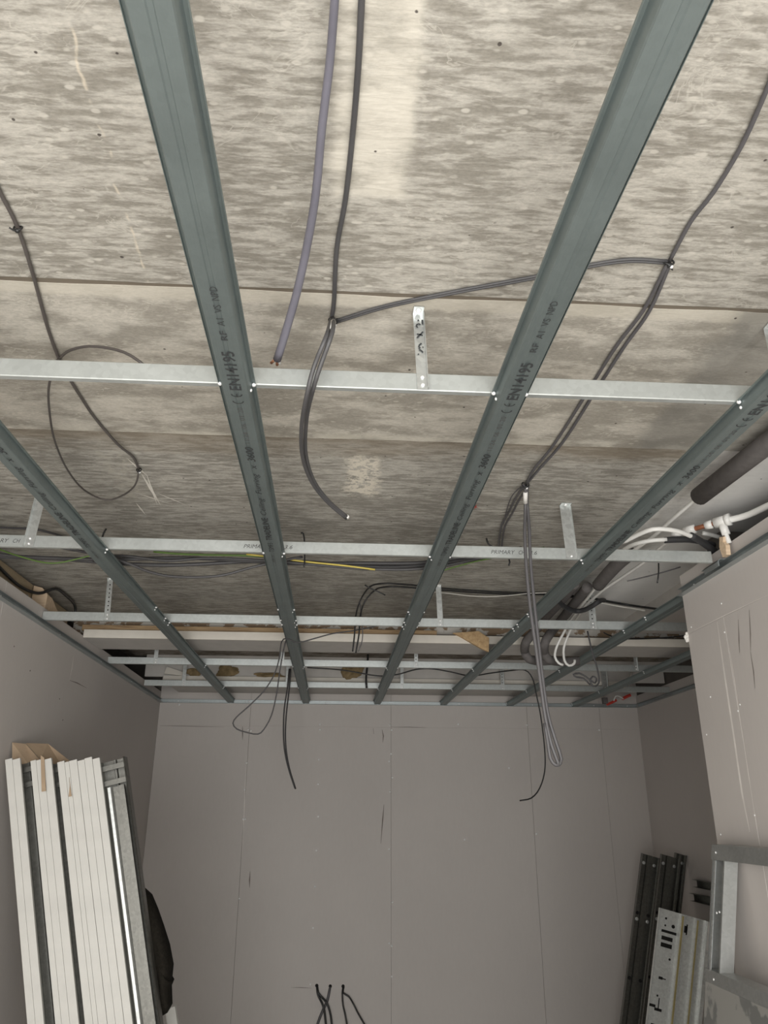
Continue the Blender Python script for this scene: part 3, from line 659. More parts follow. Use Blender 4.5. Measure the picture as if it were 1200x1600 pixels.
cable('hanging_cable', [('sheath', tube(A, 0.0062, 8)), ('sheath', tube(B, 0.0062, 8)), ('tape_tag', tube([A[0]+(A[1]-A[0])*0.3, A[0]+(A[1]-A[0])*0.85], 0.0085, 8, False))], [M_cgrey, M_cgrey, M_tape], 'long grey cable pair hanging straight down from the slab')
# left brown cable with loop
P = pts(Z(ZC, (-30,240), (0,300), (28,356), (52,430), (74,510), (92,560), (108,590), (125,618), (150,655), (185,695)) + Z(ZC+0.008, (208,714), (217,734)))
A = pts(Z(ZC+0.006, (217,737),) + Z(2.83, (211,758), (192,774), (165,781), (132,766), (106,735)) + Z(2.82, (86,690), (77,640), (77,600)) + Z(ZC, (90,562),))
B = pts(Z(ZC-0.002, (93,560),) + Z(2.825, (108,548),) + Z(2.80, (140,541)) + Z(2.77, (180,546)) + Z(2.74, (205,556)) + Z(2.715, (227,572)))
e = B[-1]
cable('slab_cable', [('sheath', tube(P, 0.0044, 8)), ('loop', tube(A, 0.0033, 8)), ('branch', tube(B, 0.0036, 8)), ('core_tip', tube([e, e+V((0.006, 0.004, -0.004))], 0.003, 6, False))], [M_cbrown, M_cbrown, M_cbrown, M_tape], 'brown grey cable with a round loop hanging below the slab')
# bundle behind the printed primary channel
GB = 'cables in the bundle behind the printed primary channel'
def bun(seq, r, m, label, yv=3.0): 
    solo('bundle_cable', tube(pts(Y(yv, *seq)), r, 8), m, label, 'cable', GB, True)
bun([(-60,845),(0,866),(80,872),(180,874),(300,872),(450,880),(560,880),(660,879),(740,867),(800,858)], 0.008, M_cdark, 'upper grey cable of the bundle behind the printed primary channel')
bun([(-60,850),(0,869),(90,873),(180,880),(270,883),(400,877),(473,878),(600,886),(680,881),(760,868),(815,856)], 0.008, M_cdark, 'sagging grey cable in the middle of the bundle', 3.02)
bun([(-60,838),(60,850),(160,867),(200,869),(262,876),(330,872),(440,878),(560,888),(620,890),(650,889),(690,885),(780,866)], 0.006, M_cdark, 'lower grey cable of the bundle, dipping by the middle channels', 2.98)
bun([(120,850),(160,866),(205,882),(232,893),(272,901),(340,900),(395,886),(440,876),(473,870)], 0.0055, M_cdark, 'lowest grey cable sagging under the bundle', 2.945)
bun([(-10,855),(30,869),(80,880),(130,871),(175,858)], 0.0032, M_green, 'green earth wire drooping under the bundle near the left wall', 2.925)
bun([(240,862),(290,866),(380,868),(420,870)], 0.0045, M_green, 'green sleeved length of wire in the bundle', 2.96)
bun([(385,866),(430,871),(473,877),(540,884),(586,890)], 0.0036, M_yellow, 'yellow sleeved wire ending in the bundle', 2.95)
bun([(690,892),(740,878),(790,868),(850,855)], 0.003, M_green, 'faint green wire in the bundle near the long hanging pair', 2.96)
P = pts(Z(ZC+0.006, (-60,818), (0,824), (60,828), (110,842)) ); solo('slab_cable', tube(P, 0.005, 8), M_cdark, 'grey cable clipped to the slab behind the strap nearest the left wall', 'cable', None, True)
# black pair across the slab, dropping behind the primary channel
zb = ZS+0.004
P = pts(Z(zb, (930,940), (880,929), (780,925), (700,920), (640,914), (600,912), (578,917)) + Y(4.02, (563,938), (556,962), (554,990), (551,1018)))
Q = pts(Z(zb, (930,944), (880,931), (780,928), (700,923), (640,918), (605,917), (586,922)) + Y(4.04, (570,940), (563,962), (561,990), (556,1020)))
solo('black_cable', tube(P, 0.0042, 8), M_cblack, 'black cable crossing the slab and dropping behind the soffit channel', 'cable', 'pair of black cables', True)
solo('black_cable', tube(Q, 0.0042, 8), M_cblack, 'second black cable of the pair crossing the slab, beside the thin grey wire', 'cable', 'pair of black cables', True)
solo('grey_core', tube(pts(Y(4.05, (562,940), (566,975), (566,1000), (560,1018))), 0.003, 6), M_cgrey, 'thin grey wire beside the black cable drop', 'cable', None, True)
solo('white_wire', tube(pts(Z(zb-0.01, (668,924), (700,927), (735,931), (768,932), (800,930), (830,927), (872,926))), 0.003, 6), M_cwhite, 'thin white wire sagging below the black cable pair', 'cable', None, True)
solo('black_cable', tube(pts(Z(zb, (902,930), (940,938)) + Z(2.845, (980,945),) + Z(2.80, (1015,950)) + Z(2.762, (1038,953))), 0.007, 8), M_cblack, 'thick black cable leading from the hose loop to the bulkhead', 'cable', None, True)
solo('white_wire', tube(pts(Z(2.842, (938,942),) + Z(2.83, (970,948)) + Z(2.79, (1008,954))), 0.005, 6), M_cwhite, 'white wire below the thick black cable', 'cable', None, True)
solo('black_hose', tube(pts(Z(2.76, (866,928),) + Z(2.735, (876,943), (886,950), (900,955), (913,953), (925,947)) + Z(2.745, (934,941),) + Z(2.80, (940,938)) + Z(2.84, (944,938))), 0.0125, 10), M_insblk, 'black ribbed hose bent in a loop around the white pipes', 'hose', None, True)
solo('black_wire', tube(pts(Y(2.95, (1029,880), (1029,895), (1027,911))), 0.003, 6), M_cblack, 'short black wire stub hanging below the primary channel', 'wire', None, True)
solo('grey_wire', tube(pts(Y(3.2, (980,908), (1010,901), (1040,893), (1063,886))), 0.003, 6), M_cgrey, 'thin grey wire reaching the corner of the right wall', 'wire', None, True)
solo('black_cable', tube(pts(Y(4.35, (943,988), (955,994), (975,998), (1010,998), (1045,996), (1080,992), (1100,990))), 0.004, 6), M_cblack, 'slack black cable in the recess above the white soffit', 'cable', None, True)
# hanging loops at the far left
P = pts(Y(4.12, (590,978), (555,985), (520,990), (490,998), (465,1004), (448,998)) + Y(4.10, (440,1003), (436,1030), (428,1055), (412,1080), (388,1104), (370,1120), (364,1130), (370,1139), (388,1145), (403,1147), (412,1140), (424,1118), (432,1085), (437,1050), (443,1016), (447,1000)))
solo('hanging_cable', tube(P, 0.0036, 8), M_cdark, 'dark cable hanging in a wide loop against the far wall', 'cable', None, True)
A = pts(Y(6.03, (454,1045), (452,1075), (448,1110), (446,1140), (447,1170), (452,1200), (462,1233))); B = pts(Y(6.02, (452,1045), (449,1075), (444,1110), (443,1150), (446,1180), (453,1208), (461,1232)))
cable('hanging_cable', [('sheath', tube(A, 0.0056, 8)), ('sheath', tube(B, 0.0056, 8))], [M_cdark, M_cdark], 'dark cable pair hanging short in front of the far wall')
P = pts(Y(5.66, (480,1043), (535,1047), (590,1056), (620,1054), (650,1046), (675,1045), (705,1050), (735,1056), (765,1052), (795,1048), (820,1047), (832,1060), (838,1085), (845,1120), (851,1170), (851,1205), (843,1232), (830,1247), (812,1251)))
solo('hanging_cable', tube(P, 0.0048, 8), M_cblack, 'thin black cable hooked at its end, hanging in front of the far wall', 'cable', None, True)
solo('black_cable', tube(pts(Y(6.05, (575,1020), (574,1040), (572,1060), (573,1075))), 0.008, 8), M_cblack, 'short black cable drop near the square foam patch', 'cable', None, True)
P = pts(Y(3.97, (918,986), (925,1018), (932,1040), (936,1060), (934,1070), (927,1072), (922,1064), (926,1057), (932,1060), (930,1067), (924,1064), (915,1057), (905,1052), (896,1054), (901,1058), (912,1060), (922,1070)))
solo('coiled_cable', tube(P, 0.0045, 8), M_cdark, 'dark cable hanging in a small coil in the recess', 'cable', None, True)
# wall outlet tails
GO = 'cable tails at the foot of the far wall'
for k, (lab, ps, m, r) in enumerate([('black cable tail of two close strands out of the far wall', [[(495,1540),(496,1550),(498,1557),(505,1572),(508,1588),(511,1620)], [(496,1540),(497,1550),(501,1556),(511,1568),(517,1588),(520,1620)]], M_cblack, 0.008),
      ('faint grey cable tail between the two black ones', [[(516,1541),(514,1552),(511,1565),(504,1580),(497,1598),(490,1625)]], M_cgrey, 0.010),
      ('black cable tail of two wide spread strands out of the far wall', [[(536,1541),(535,1552),(536,1570),(540,1588),(545,1620)], [(538,1541),(536,1551),(545,1557),(553,1570),(560,1584),(575,1610)]], M_cblack, 0.0065)]):
    gs = []
    for q in ps:
        p3 = pts(Y(YF+0.01, q[0]) + Y(YF-(0.016 if k == 1 else 0.03), q[1], q[2]) + Y(YF-(0.016 if k == 1 else 0.055), *q[3:])); gs.append(('sheath', tube(p3, r, 8)))
    hp = at(*ps[0][0], 'Y', YF); gs.append(('outlet_hole', dome(hp+V((0, 0.004, 0)), (0, -1, 0), 0.016, 0.4)))
    cable('wall_cable_tail', gs, [m]*(len(gs)-1)+[M_slot], lab, 'cable', GO)

# cable ties
def tie(p, r, tail, label, screw=True):
    t = thing('cable_tie', label, 'cable tie', p, 'black cable ties on the slab')
    ring = [p+V((math.cos(a)*r, 0.3*math.sin(a)*r, math.sin(a)*r*0.9)) for a in [2*math.pi*i/14 for i in range(15)]]
    part('strap', tube(ring, 0.0022, 6, False), M_cblack, t, True)
    part('head', lump(p+V((0, 0, -r)), 0.006, 0.005, 0.004, 2, 0.1, 2), M_cblack, t, True)
    part('tail', tube([p+V((0, 0, -r)), p+V(tail)*0.5+V((0, 0, -r)), p+V(tail)+V((0, 0, -r*0.6))], 0.0018, 6), M_cblack, t, True)
    if screw: part('fixing', dome(p+V((0.004, 0, -r-0.002)), (0, -0.4, -1), 0.004, 0.8), M_screw, t, True)
tie(at(28,356,'Z',ZC), 0.008, (-0.012, -0.01, -0.004), 'black tie on the brown cable before its loop', False)
tie(at(521,500,'Z',ZC), 0.011, (0.014, -0.012, -0.006), 'black tie joining the middle cable and the double cable')
tie(at(1045,409,'Z',ZC), 0.011, (0.012, 0.012, -0.004), 'black tie where the dark grey cable run splits')
tie(at(217,734,'Z',ZC+0.006), 0.008, (0.006, -0.005, -0.004), 'black tie holding the round loop of the brown cable')
tie(at(821,757,'Z',ZC+0.008), 0.013, (-0.02, 0.004, -0.004), 'black tie at the top of the long hanging pair')
def long_tie(seq, label, yv):
    P = pts(Y(yv, *seq)); solo('cable_tie', tube(P, 0.0036, 6), M_cblack, label, 'cable tie', 'black cable ties on the slab', True)
long_tie([(166,826),(162,833),(158,845),(150,862),(146,878)], 'long black tie holding the bundle beside the left printed channel', 2.93)
long_tie([(470,833),(474,834),(476,850),(476,878),(475,886)], 'long black tie holding the bundle beside the middle printed channel', 2.93)
long_tie([(760,841),(763,850),(772,856),(795,872),(795,884)], 'long black tie holding the bundle by the short cable branch', 2.93)
long_tie([(570,914),(578,919),(590,924),(602,930)], 'black tie at the bend of the black cable pair', 3.75)

# ------------------------------------------------------------------ pipes at the right
def ptube(seq, r, seg=12): return tube(pts(seq), r, seg)
solo('insulated_pipe', tube([(1.33, 1.2, 2.80), (1.315, 1.8, 2.80), (1.300, 2.05, 2.80), (1.281, 2.46, 2.80)], 0.033, 16, False), M_insul, 'thick grey foam insulated pipe beside the printed channel', 'pipe', None, True)
solo('white_pipe', ptube(Z(2.80, (1100,768), (1080,786), (1050,812), (1020,839)) + Z(2.785, (985,864), (966,880)) + Z(2.778, (948,899), (935,914)) + Z(2.775, (920,932), (908,947), (900,958), (892,969)) + Y(4.33, (880,990),) + Y(4.36, (870,1010), (867,1026), (873,1036), (880,1039)), 0.0072), M_pipe, 'white plastic pipe emerging from the thick grey insulation', 'pipe', 'pair of white pipes', True)
solo('white_pipe', ptube(Z(2.785, (1047,843), (1030,857)) + Z(2.78, (1008,877), (975,900)) + Z(2.775, (945,920), (932,931), (916,945), (907,958), (900,969)) + Y(4.35, (889,990),) + Y(4.38, (881,1012), (882,1032), (889,1040), (897,1037), (898,1031)), 0.0072), M_pipe, 'white plastic pipe running from the tee fitting beside the first one', 'pipe', 'pair of white pipes', True)
t = thing('pipe_tee', 'white plastic tee fitting with a brown copper joint over the right wall', 'pipe fitting', at(1127,830,'Z',2.76))
T0 = at(1127,815,'Z',2.785)
dirp = (at(1075,829,'Z',2.785)-T0).normalized()
part('branch_pipe', tube([T0, at(1165,806,'Z',2.785), at(1205,788,'Z',2.785), at(1260,762,'Z',2.785)], 0.0125, 12), M_pipe, t, True)
part('tee_body', tube([T0-dirp*0.03, T0+dirp*0.025], 0.021, 14, False), M_pipe, t, True)
part('collar', tube([T0-dirp*0.036, T0-dirp*0.018], 0.0235, 14, False), M_pipe, t, True)
part('coupling', tube([T0+dirp*0.035, T0+dirp*0.062], 0.0165, 14, False), M_pipe, t, True)
part('copper_pipe', tube([T0+dirp*0.02, T0+dirp*0.15], 0.0095, 12, False), M_brass, t, True)
part('coupling', tube([T0+dirp*0.105, T0+dirp*0.15], 0.0175, 14, False), M_pipe, t, True)
part('coupling', tube([T0+dirp*0.165, T0+dirp*0.20], 0.014, 14, False), M_pipe, t, True)
part('reducer', tube([T0+dirp*0.14, at(1047,843,'Z',2.785)], 0.0095, 12, False), M_pipe, t, True)
part('down_branch', tube([T0, T0+V((0.004, -0.004, -0.03)), T0+V((0.008, -0.006, -0.055))], 0.0155, 12, False), M_pipe, t, True)
part('down_pipe', tube([T0+V((0.004, -0.004, -0.03)), T0+V((0.012, -0.01, -0.09))], 0.009, 10, False), M_pipe, t, True)
solo('black_sleeved_pipe', tube(pts(Z(2.725, (1080,837), (1095,846), (1112,858), (1126,869))), 0.0135, 10), M_insblk, 'black foam sleeve bending down from the white hose to the wall', 'pipe sleeve', None, True)
solo('white_hose', ptube(Z(2.725, (972,848), (1000,834), (1020,827), (1040,827), (1062,831), (1083,839)), 0.0085), M_pipe, 'curved white hose entering the bent black sleeve', 'hose', None, True)
solo('white_hose', ptube(Z(2.755, (972,860), (990,851), (1015,845), (1042,843)), 0.0085), M_pipe, 'straight white hose entering the level black sleeve', 'hose', None, True)
solo('black_sleeved_pipe', tube(pts(Z(2.755, (1038,844), (1060,843), (1085,844), (1115,852))), 0.0125, 10), M_insblk, 'level black foam sleeve above the primary channel', 'pipe sleeve', None, True)
solo('white_pipe', ptube(Z(2.80, (1098,833), (1112,836), (1126,840)), 0.0085), M_pipe, 'short white pipe stub under the tee fitting', 'pipe', None, True)
solo('timber_shim', prism([(0, 0), (0.03, 0), (0.035, 0.05), (0.02, 0.075), (0.028, 0.10), (0.0, 0.11), (-0.012, 0.06)], lambda u, v, s: V((s, 2.68-u, 2.648+v*0.72)), XN-0.035, XN-0.018), M_timber, 'splintered pale wood shim standing by the right wall track', 'timber')
solo('insulated_pipe', tube(pts(Z(2.785, (985,864), (966,880)) + Z(2.78, (948,899), (935,914))), 0.030, 14), M_insul, 'short grey foam insulation length behind the primary channel', 'pipe', None, True)
GH = 'grey insulated hoses bending over the soffit'
solo('insulated_hose', tube(pts(Z(2.80, (898,912), (877,938), (850,968)) + Y(4.40, (834,988), (822,1003)) + Y(4.52, (820,1018), (826,1029)) + Y(4.63, (842,1033), (868,1032))), 0.026, 12), M_insul, 'grey insulated hose making the outer bend over the white soffit', 'hose', GH, True)
solo('insulated_hose', tube(pts(Z(2.80, (918,917), (896,945), (872,975)) + Y(4.36, (858,992), (851,1006)) + Y(4.46, (851,1020), (857,1030)) + Y(4.54, (875,1034), (905,1033))), 0.026, 12), M_insul, 'grey insulated hose making the inner bend over the white soffit', 'hose', GH, True)
# recess odds and ends
t = thing('red_bracket', 'red plastic bars lying above the far right track', 'bracket', at(955,1092,'Y',6.6))
part('bar', tube(pts(Y(6.6, (948,1101), (955,1098), (963,1094))), 0.012, 6, False), M_red, t)
part('bar', tube(pts(Y(6.6, (972,1092), (980,1088), (985,1086))), 0.014, 6, False), M_red, t)
part('white_clip', tube(pts(Y(6.58, (959,1095), (962,1088), (968,1088), (974,1092))), 0.006, 6), M_pipe, t, True)
part('end_block', box(*(lambda p: (p.x-0.02, p.x+0.02, p.y-0.02, p.y+0.02, p.z-0.03, p.z+0.02))(at(945,1094,'Y',6.6))), M_insul, t)
p = at(1050,1068,'Y',6.3)
t = thing('junction_box', 'black box fixed above the recess track', 'junction box', (p.x, p.y, p.z-0.07))
part('body', box(p.x-0.035, p.x+0.03, 6.24, 6.34, p.z-0.08, p.z+0.075), M_insblk, t)
part('lid', box(p.x-0.028, p.x+0.023, 6.232, 6.24, p.z-0.07, p.z+0.065), M_cblack, t)
solo('mineral_wool', lump(at(1070,1070,'Y',6.35)+V((0.03, 0.02, 0)), 0.09, 0.05, 0.10, 8, 0.3), M_foam, 'brown mineral wool stuffed beside the black box', 'insulation')
solo('white_wire', tube(pts(Y(6.05, (987,1050), (984,1060), (978,1068), (975,1075))), 0.009, 6), M_cwhite, 'white wire curling down beside the wide strap', 'cable', None, True)

# ------------------------------------------------------------------ profiles leaning on the left wall
LEAN = 0.262
def leaning(x_at_top, ztop, y0, poly, t=0.0016, top=None):
    """sheet profile in (u across, v back) leaning on the wall; foot on the floor"""
    k = math.hypot(1, LEAN); ax = V((-LEAN/k, 0, 1/k)); ac = V((1/k, 0, LEAN/k))
    foot = V((x_at_top+LEAN*ztop, y0, 0.0)); L = ztop*k
    return extr(poly, t, lambda u, v, s: foot+ac*u+V((0, v, 0))+ax*(s+0.002-(u*LEAN if s < 0.01 else 0)), 0.004, L)
GW = 'white profiles leaning on the left wall'
tops = [8, 19.5, 47.5, 56.5, 68, 89.5, 101, 108, 121, 132, 144.5]
ord_ = ['first', 'second', 'third', 'fourth', 'fifth', 'sixth', 'seventh', 'eighth', 'ninth', 'tenth', 'eleventh']
wid = [11, 11, 9, 11.5, 11.5, 11, 7.5, 11.5, 11, 11, 10.5]
ty = [1188, 1188, 1190, 1189, 1188, 1192, 1192, 1190, 1190, 1186, 1187]
FT = [(lambda q: q.x+LEAN*q.z)(at(tops[i], ty[i], 'Y', 3.68)) for i in range(11)]
for i in range(11):
    p = at(tops[i], ty[i], 'Y', 3.68); wd_ = wid[i]*3.72/1205*0.93
    if i < 10: wd_ = min(wd_, (FT[i+1]-FT[i])/math.hypot(1, LEAN)-0.0012)
    t = thing('white_profile', ('white angle profile leaning on the left wall, %s counting from the wall' % ord_[i]), 'profile', (p.x+LEAN*p.z, 3.70, 0), GW)
    part('face', leaning(p.x, p.z, 3.68, [(0.0, 0.06), (0.0, 0.0), (wd_, 0.0), (wd_, 0.015)], 0.0018), M_white, t)
def galvstud(px_, py_, y0, wd_, dp, label, ribs=True):
    p = at(px_, py_, 'Y', y0); t = thing('steel_stud', label, 'stud', (p.x+LEAN*p.z, y0, 0), 'steel studs leaning with the white profiles')
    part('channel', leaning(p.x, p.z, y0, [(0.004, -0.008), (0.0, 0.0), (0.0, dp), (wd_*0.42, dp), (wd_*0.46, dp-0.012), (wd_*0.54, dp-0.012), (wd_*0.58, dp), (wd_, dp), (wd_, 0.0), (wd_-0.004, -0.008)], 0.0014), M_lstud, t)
    p2 = at(px_, py_+8, 'Y', y0); k = math.hypot(1, LEAN); ac = V((1/k, 0, LEAN/k)); ax = V((-LEAN/k, 0, 1/k))
    for dz in (0.02, 0.085):
        c = V((p.x, y0+0.002, p.z))-ax*dz
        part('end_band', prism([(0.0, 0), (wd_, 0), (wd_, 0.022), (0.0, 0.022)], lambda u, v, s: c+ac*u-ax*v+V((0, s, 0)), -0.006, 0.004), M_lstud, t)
galvstud(31, 1194, 3.752, 0.06, 0.038, 'dark steel stud showing between the second and third white profiles')
galvstud(80, 1194, 3.752, 0.05, 0.038, 'dark steel stud showing between the fifth and sixth white profiles')
galvstud(157, 1192, 3.72, 0.105, 0.05, 'bare steel stud at the open side of the white profiles')
# steel stud bundle carrying the bright flange on the open side
p = at(168, 1232, 'Y', 3.70)
t = thing('steel_angle', 'bright steel angle leaning inside the bare stud', 'angle', (p.x+LEAN*p.z, 3.69, 0))
part('flange', leaning(p.x, p.z, 3.700, [(0.0, 0.02), (0.0, 0.0), (0.012, 0.0)], 0.0016), M_strap, t)
p = at(186, 1228, 'Y', 3.70)
t = thing('steel_angle', 'brown tinted steel angle along the outer edge of the bare stud', 'angle', (p.x+LEAN*p.z, 3.69, 0))
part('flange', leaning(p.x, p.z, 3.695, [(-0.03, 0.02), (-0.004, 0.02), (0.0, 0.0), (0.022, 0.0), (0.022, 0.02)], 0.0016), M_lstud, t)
# torn cardboard
t = thing('cardboard', 'torn brown cardboard tucked behind the tops of the white profiles', 'cardboard', at(50,1190,'Y',3.80))
def card(P, y0, y1, nm):
    q = [at(x, y, 'Y', yy) for x, y, yy in P]; n = V((0, 0.003, 0))
    part(nm, (q+[v+n for v in q], [tuple(range(len(q)))[::-1], tuple(range(len(q), 2*len(q)))]+[(i, (i+1) % len(q), len(q)+(i+1) % len(q), len(q)+i) for i in range(len(q))]), M_card, t)
card([(19,1160,3.80),(40,1162,3.84),(62,1187,3.80),(60,1215,3.80),(19,1215,3.80)], 0, 0, 'flap')
card([(40,1161,3.84),(75,1162,3.92),(108,1188,3.92),(108,1215,3.92),(60,1215,3.82),(63,1187,3.82)], 0, 0, 'flap')
card([(63.5,1180,3.672),(69,1184,3.672),(71.5,1236,3.658),(65,1237,3.658)], 0, 0, 'torn_strip')
card([(108,1214,3.675),(111,1240,3.666),(112,1244,3.664),(107,1245,3.664),(109,1228,3.668)], 0, 0, 'torn_strip')
# dark jacket hanging behind the stack
out = [(222,1386),(233,1396),(243,1420),(252,1446),(262,1478),(268,1510),(266,1530),(269,1535),(265,1545),(266,1575),(262,1582),(250,1590),(240,1584),(228,1540),(220,1480)]
q = [at(x, y, 'Y', 3.84) for x, y in out]
cx = sum((v for v in q), V())/len(q); vs = []; fs = []
rings = [(1.0, 0.0), (0.93, -0.03), (0.7, -0.055), (0.4, -0.06), (0.12, -0.065)]; n = len(q)*4
def ringpt(a):
    f = a/4; i = int(f) % len(q); j = (i+1) % len(q); return q[i].lerp(q[j], f-int(f))
for k, (s, dy) in enumerate(rings):
    for a in range(n):
        v = cx+(ringpt(a)-cx)*s; fold = 0.014*math.sin(v.x*90+v.z*14)*(1-s*0.6); vs.append(V((v.x, 3.84+dy+fold, v.z)))
for k in range(len(rings)-1):
    for a in range(n): fs.append((k*n+a, k*n+(a+1) % n, (k+1)*n+(a+1) % n, (k+1)*n+a))
fs.append(tuple(range((len(rings)-1)*n, len(rings)*n))); m = len(vs)
for a in range(n):
    v = cx+(ringpt(a)-cx)*0.97; vs.append(V((v.x, 3.90, v.z)))
for a in range(n): fs.append((a, m+a, m+(a+1) % n, (a+1) % n))
fs.append(tuple(range(m, m+n))[::-1])
solo('hanging_jacket', (vs, fs), M_cloth, 'black brown cloth jacket draped beside the leaning profiles', 'jacket', None, True)
p = at(258, 1578, 'Y', 4.2)
t = thing('white_profile', 'short white profile standing below the black jacket', 'profile', (p.x+0.1, 4.2, 0), GW)
part('face', leaning(p.x, p.z, 4.2, [(0.0, 0.03), (0.0, 0.0), (0.045, 0.0), (0.045, 0.03)], 0.0018), M_white, t)

# ------------------------------------------------------------------ trays leaning on the right
LR = -0.262
def leanR(x_top, ztop, y0, poly, t=0.0016, z0=0.004):
    k = math.hypot(1, LR); ax = V((-LR/k, 0, 1/k)); ac = V((1/k, 0, LR/k)); foot = V((x_top+LR*ztop, y0, 0.0))
    return extr(poly, t, lambda u, v, s: foot+ac*u+V((0, v, 0))+ax*s, z0, ztop*k), foot, ax, ac
def tray(px_, py_, y0, wd_, label):
    p = at(px_, py_, 'Y', y0)
    g, foot, ax, ac = leanR(p.x, p.z, y0, [(0, -0.035), (0, 0), (wd_*0.3, 0), (wd_*0.34, -0.012), (wd_*0.62, -0.012), (wd_*0.66, 0), (wd_, 0), (wd_, -0.035), (wd_-0.012, -0.035)])
    t = thing('steel_track', label, 'track', foot, 'dull steel tracks leaning in the right corner')
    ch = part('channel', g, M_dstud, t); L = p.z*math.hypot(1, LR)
    for i, s in enumerate((0.06, 0.40, 0.44, 0.82)):
        for u in (0.2, 0.8):
            c = foot+ac*(wd_*u)+ax*(L-s)+V((0, -0.003, 0)); part('punched_slot', dome(c, (0, -1, 0), 0.012, 0.15), M_slot if i % 2 else M_strap, ch)
tray(1002, 1333, 6.1, 0.13, 'dull steel track leaning in the corner, farthest from the recess wall')
tray(1032, 1334, 6.16, 0.14, 'dull steel track leaning in the corner, middle one of three')
tray(1054, 1332, 6.22, 0.08, 'narrow dull steel track leaning nearest the recess wall')
# pale perforated tray
p = at(1030, 1418, 'Y', 5.3); W_ = 0.325
poly = [(0, -0.02), (0, 0), (0.128, 0), (0.134, -0.022), (0.158, -0.022), (0.164, 0.0), (0.225, 0.0), (0.231, -0.022), (0.250, -0.022), (0.256, 0.0), (0.30, 0.0), (0.30, -0.028), (0.322, -0.028)]
g, foot, ax, ac = leanR(p.x, p.z, 5.3, poly, 0.002)
t = thing('perforated_tray', 'pale perforated steel tray leaning in front of the dull tracks', 'tray', foot)
tbody = part('tray_body', g, M_tray, t); L = p.z*math.hypot(1, LR)
def slot(u0, u1, s0, s1, nm='punched_slot', mat=M_slot, dy=-0.0012):
    c = [foot+ac*u+ax*(L-s)+V((0, dy, 0)) for u, s in ((u0, s0), (u1, s0), (u1, s1), (u0, s1))]
    part(nm, (c+[v+V((0, 0.0008, 0)) for v in c], [(0,1,2,3),(7,6,5,4),(0,4,5,1),(1,5,6,2),(2,6,7,3),(3,7,4,0)]), mat, tbody)
def hole(u, s, r):
    part('punched_hole', dome(foot+ac*u+ax*(L-s)+V((0, -0.0008, 0)), (0, -1, 0), r, 0.1, 10), M_slot, tbody)
slot(0.030, 0.125, 0.115, 0.130); slot(0.035, 0.105, 0.150, 0.172); slot(0.035, 0.105, 0.188, 0.212)
for u, s, r in ((0.05, 0.05, 0.007), (0.05, 0.09, 0.006), (0.10, 0.085, 0.011), (0.10, 0.27, 0.007), (0.05, 0.48, 0.006)): hole(u, s, r)
slot(0.045, 0.07, 0.375, 0.39); slot(0.07, 0.09, 0.38, 0.386); slot(0.0, 0.045, 0.53, 0.545); slot(0.04, 0.085, 0.545, 0.56); slot(0.06, 0.066, 0.49, 0.56); slot(0.03, 0.125, 0.63, 0.655)
slot(0.035, 0.09, 0.72, 0.73); slot(0.035, 0.042, 0.72, 0.80); slot(0.083, 0.09, 0.72, 0.82); slot(0.035, 0.05, 0.80, 0.807); slot(0.045, 0.07, 0.88, 0.895); slot(0.07, 0.09, 0.887, 0.893)
slot(0.140, 0.152, 0.01, 1.2, 'ridge_strip', M_gold, -0.0236); slot(0.236, 0.246, 0.01, 1.2, 'ridge_strip', M_gold, -0.0236)
slot(0.302, 0.325, 0.02, 0.16, 'end_plate', M_tape, -0.031)
slot(0.17, 0.19, 0.06, 0.10); slot(0.182, 0.19, 0.05, 0.11)
# dark rails lying horizontally behind
for k, (z_, lab) in enumerate(((1.25, 'upper dark steel rail lying along the recess wall'), (1.16, 'lower dark steel rail lying along the recess wall'))):
    solo('steel_rail', extr([(0.0, 0.035), (0.0, 0.0), (0.05, 0.0), (0.05, 0.035)], 0.0016, lambda u, v, s: V((XR-0.012-v-0.035*k, s, z_+u)), 3.6, 6.05), M_dstud, lab, 'rail', 'rails along the recess wall')

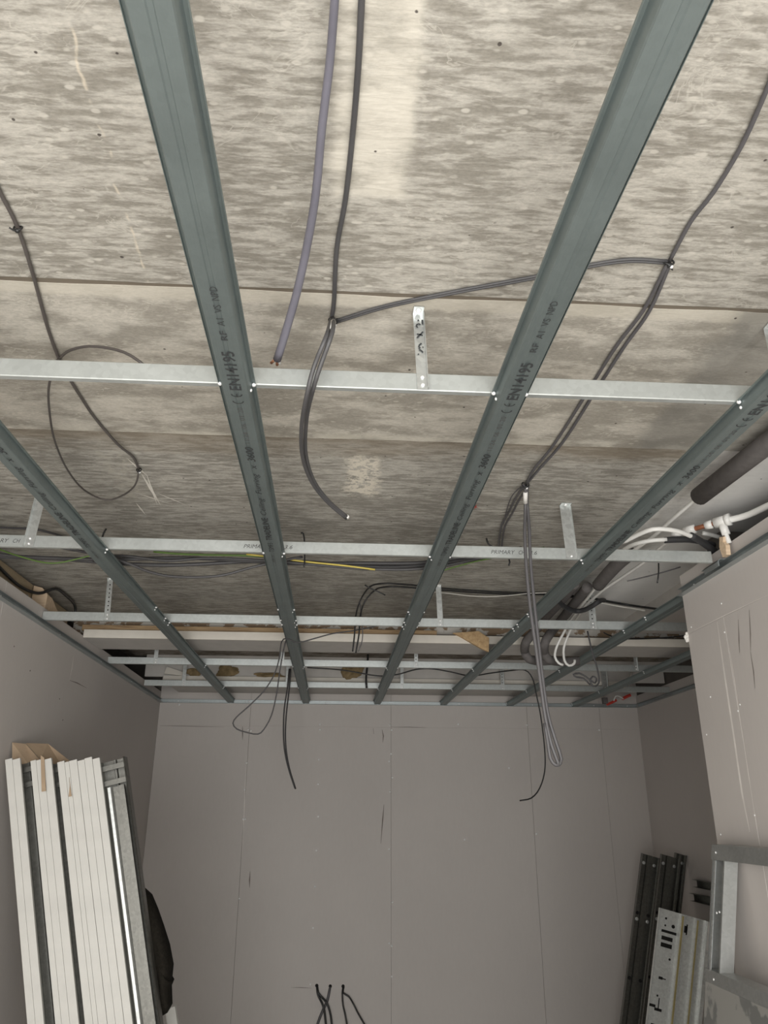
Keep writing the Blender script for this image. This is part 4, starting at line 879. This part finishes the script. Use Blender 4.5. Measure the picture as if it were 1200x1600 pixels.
# steel stud frame leaning on the short right wall
def FR(d, y, h): return V((XN-0.006-d-0.21*(1.64-h), y, h))
t = thing('leaning_frame', 'galvanised steel stud frame leaning on the short right wall', 'stud frame', FR(0.02, 2.5, 0.0))
YJ = 3.045
part('header_track', extr([(0.0, -0.05), (0.0, 0.0), (0.05, 0.0), (0.05, -0.05)], 0.0014, lambda u, v, s: FR(u, s, 1.64+v), 1.7, YJ+0.008), M_stud, t)
part('jamb_stud', extr([(0.05, -0.008), (0.05, 0.0), (0.0, 0.0), (0.0, -0.095), (0.05, -0.095), (0.05, -0.087)], 0.0014, lambda u, v, s: FR(u, YJ+v, s), 0.0, 1.638), M_stud, t)
part('jamb_lip', prism([(0.0, 0.0), (0.012, 0.0), (0.012, 0.003), (0.0, 0.003)], lambda u, v, s: FR(0.0505+v, YJ-0.022-u, s), 1.235, 1.588), M_strap, t)
part('rail_track', extr([(0.0, -0.04), (0.0, 0.0), (0.052, 0.0), (0.052, -0.04)], 0.0014, lambda u, v, s: FR(u, s, 1.238+v), 1.7, YJ+0.006), M_stud, t)
for z_, yy in ((1.615, YJ-0.03), (1.42, YJ-0.06), (1.425, YJ-0.08), (1.215, YJ-0.06)):
    part('screw', dome(FR(0.053, yy, z_), (-1, 0, 0), 0.004, 0.7), M_screw, t, True)
n = NT('mottled_galvanised_sheet'); f = n.noise(9, None, 4, 0.5); n2 = n.range(f, 0.56, 0.62)
M_galvsheet = n.done(n.mix(n2, (0.46, 0.455, 0.43), (0.27, 0.275, 0.265)), 0.5, 0.55)
part('infill_sheet', prism([(1.7, 0.25), (YJ-0.002, 0.25), (YJ-0.002, 1.2), (1.7, 1.2)], lambda u, v, s: FR(0.051+s, u, v), 0.0, 0.003), M_galvsheet, t, label='mottled galvanised sheet')
p = at(1097, 1592, 'Y', 3.6)
solo('board_offcut', prism([(0, 0), (0.17, -0.035), (0.17, -0.3), (0, -0.3)], lambda u, v, s: V((p.x+u, s, p.z+v)), 3.5, 3.53), M_softgrey, 'grey board offcut standing at the corner below the stud frame', 'board')
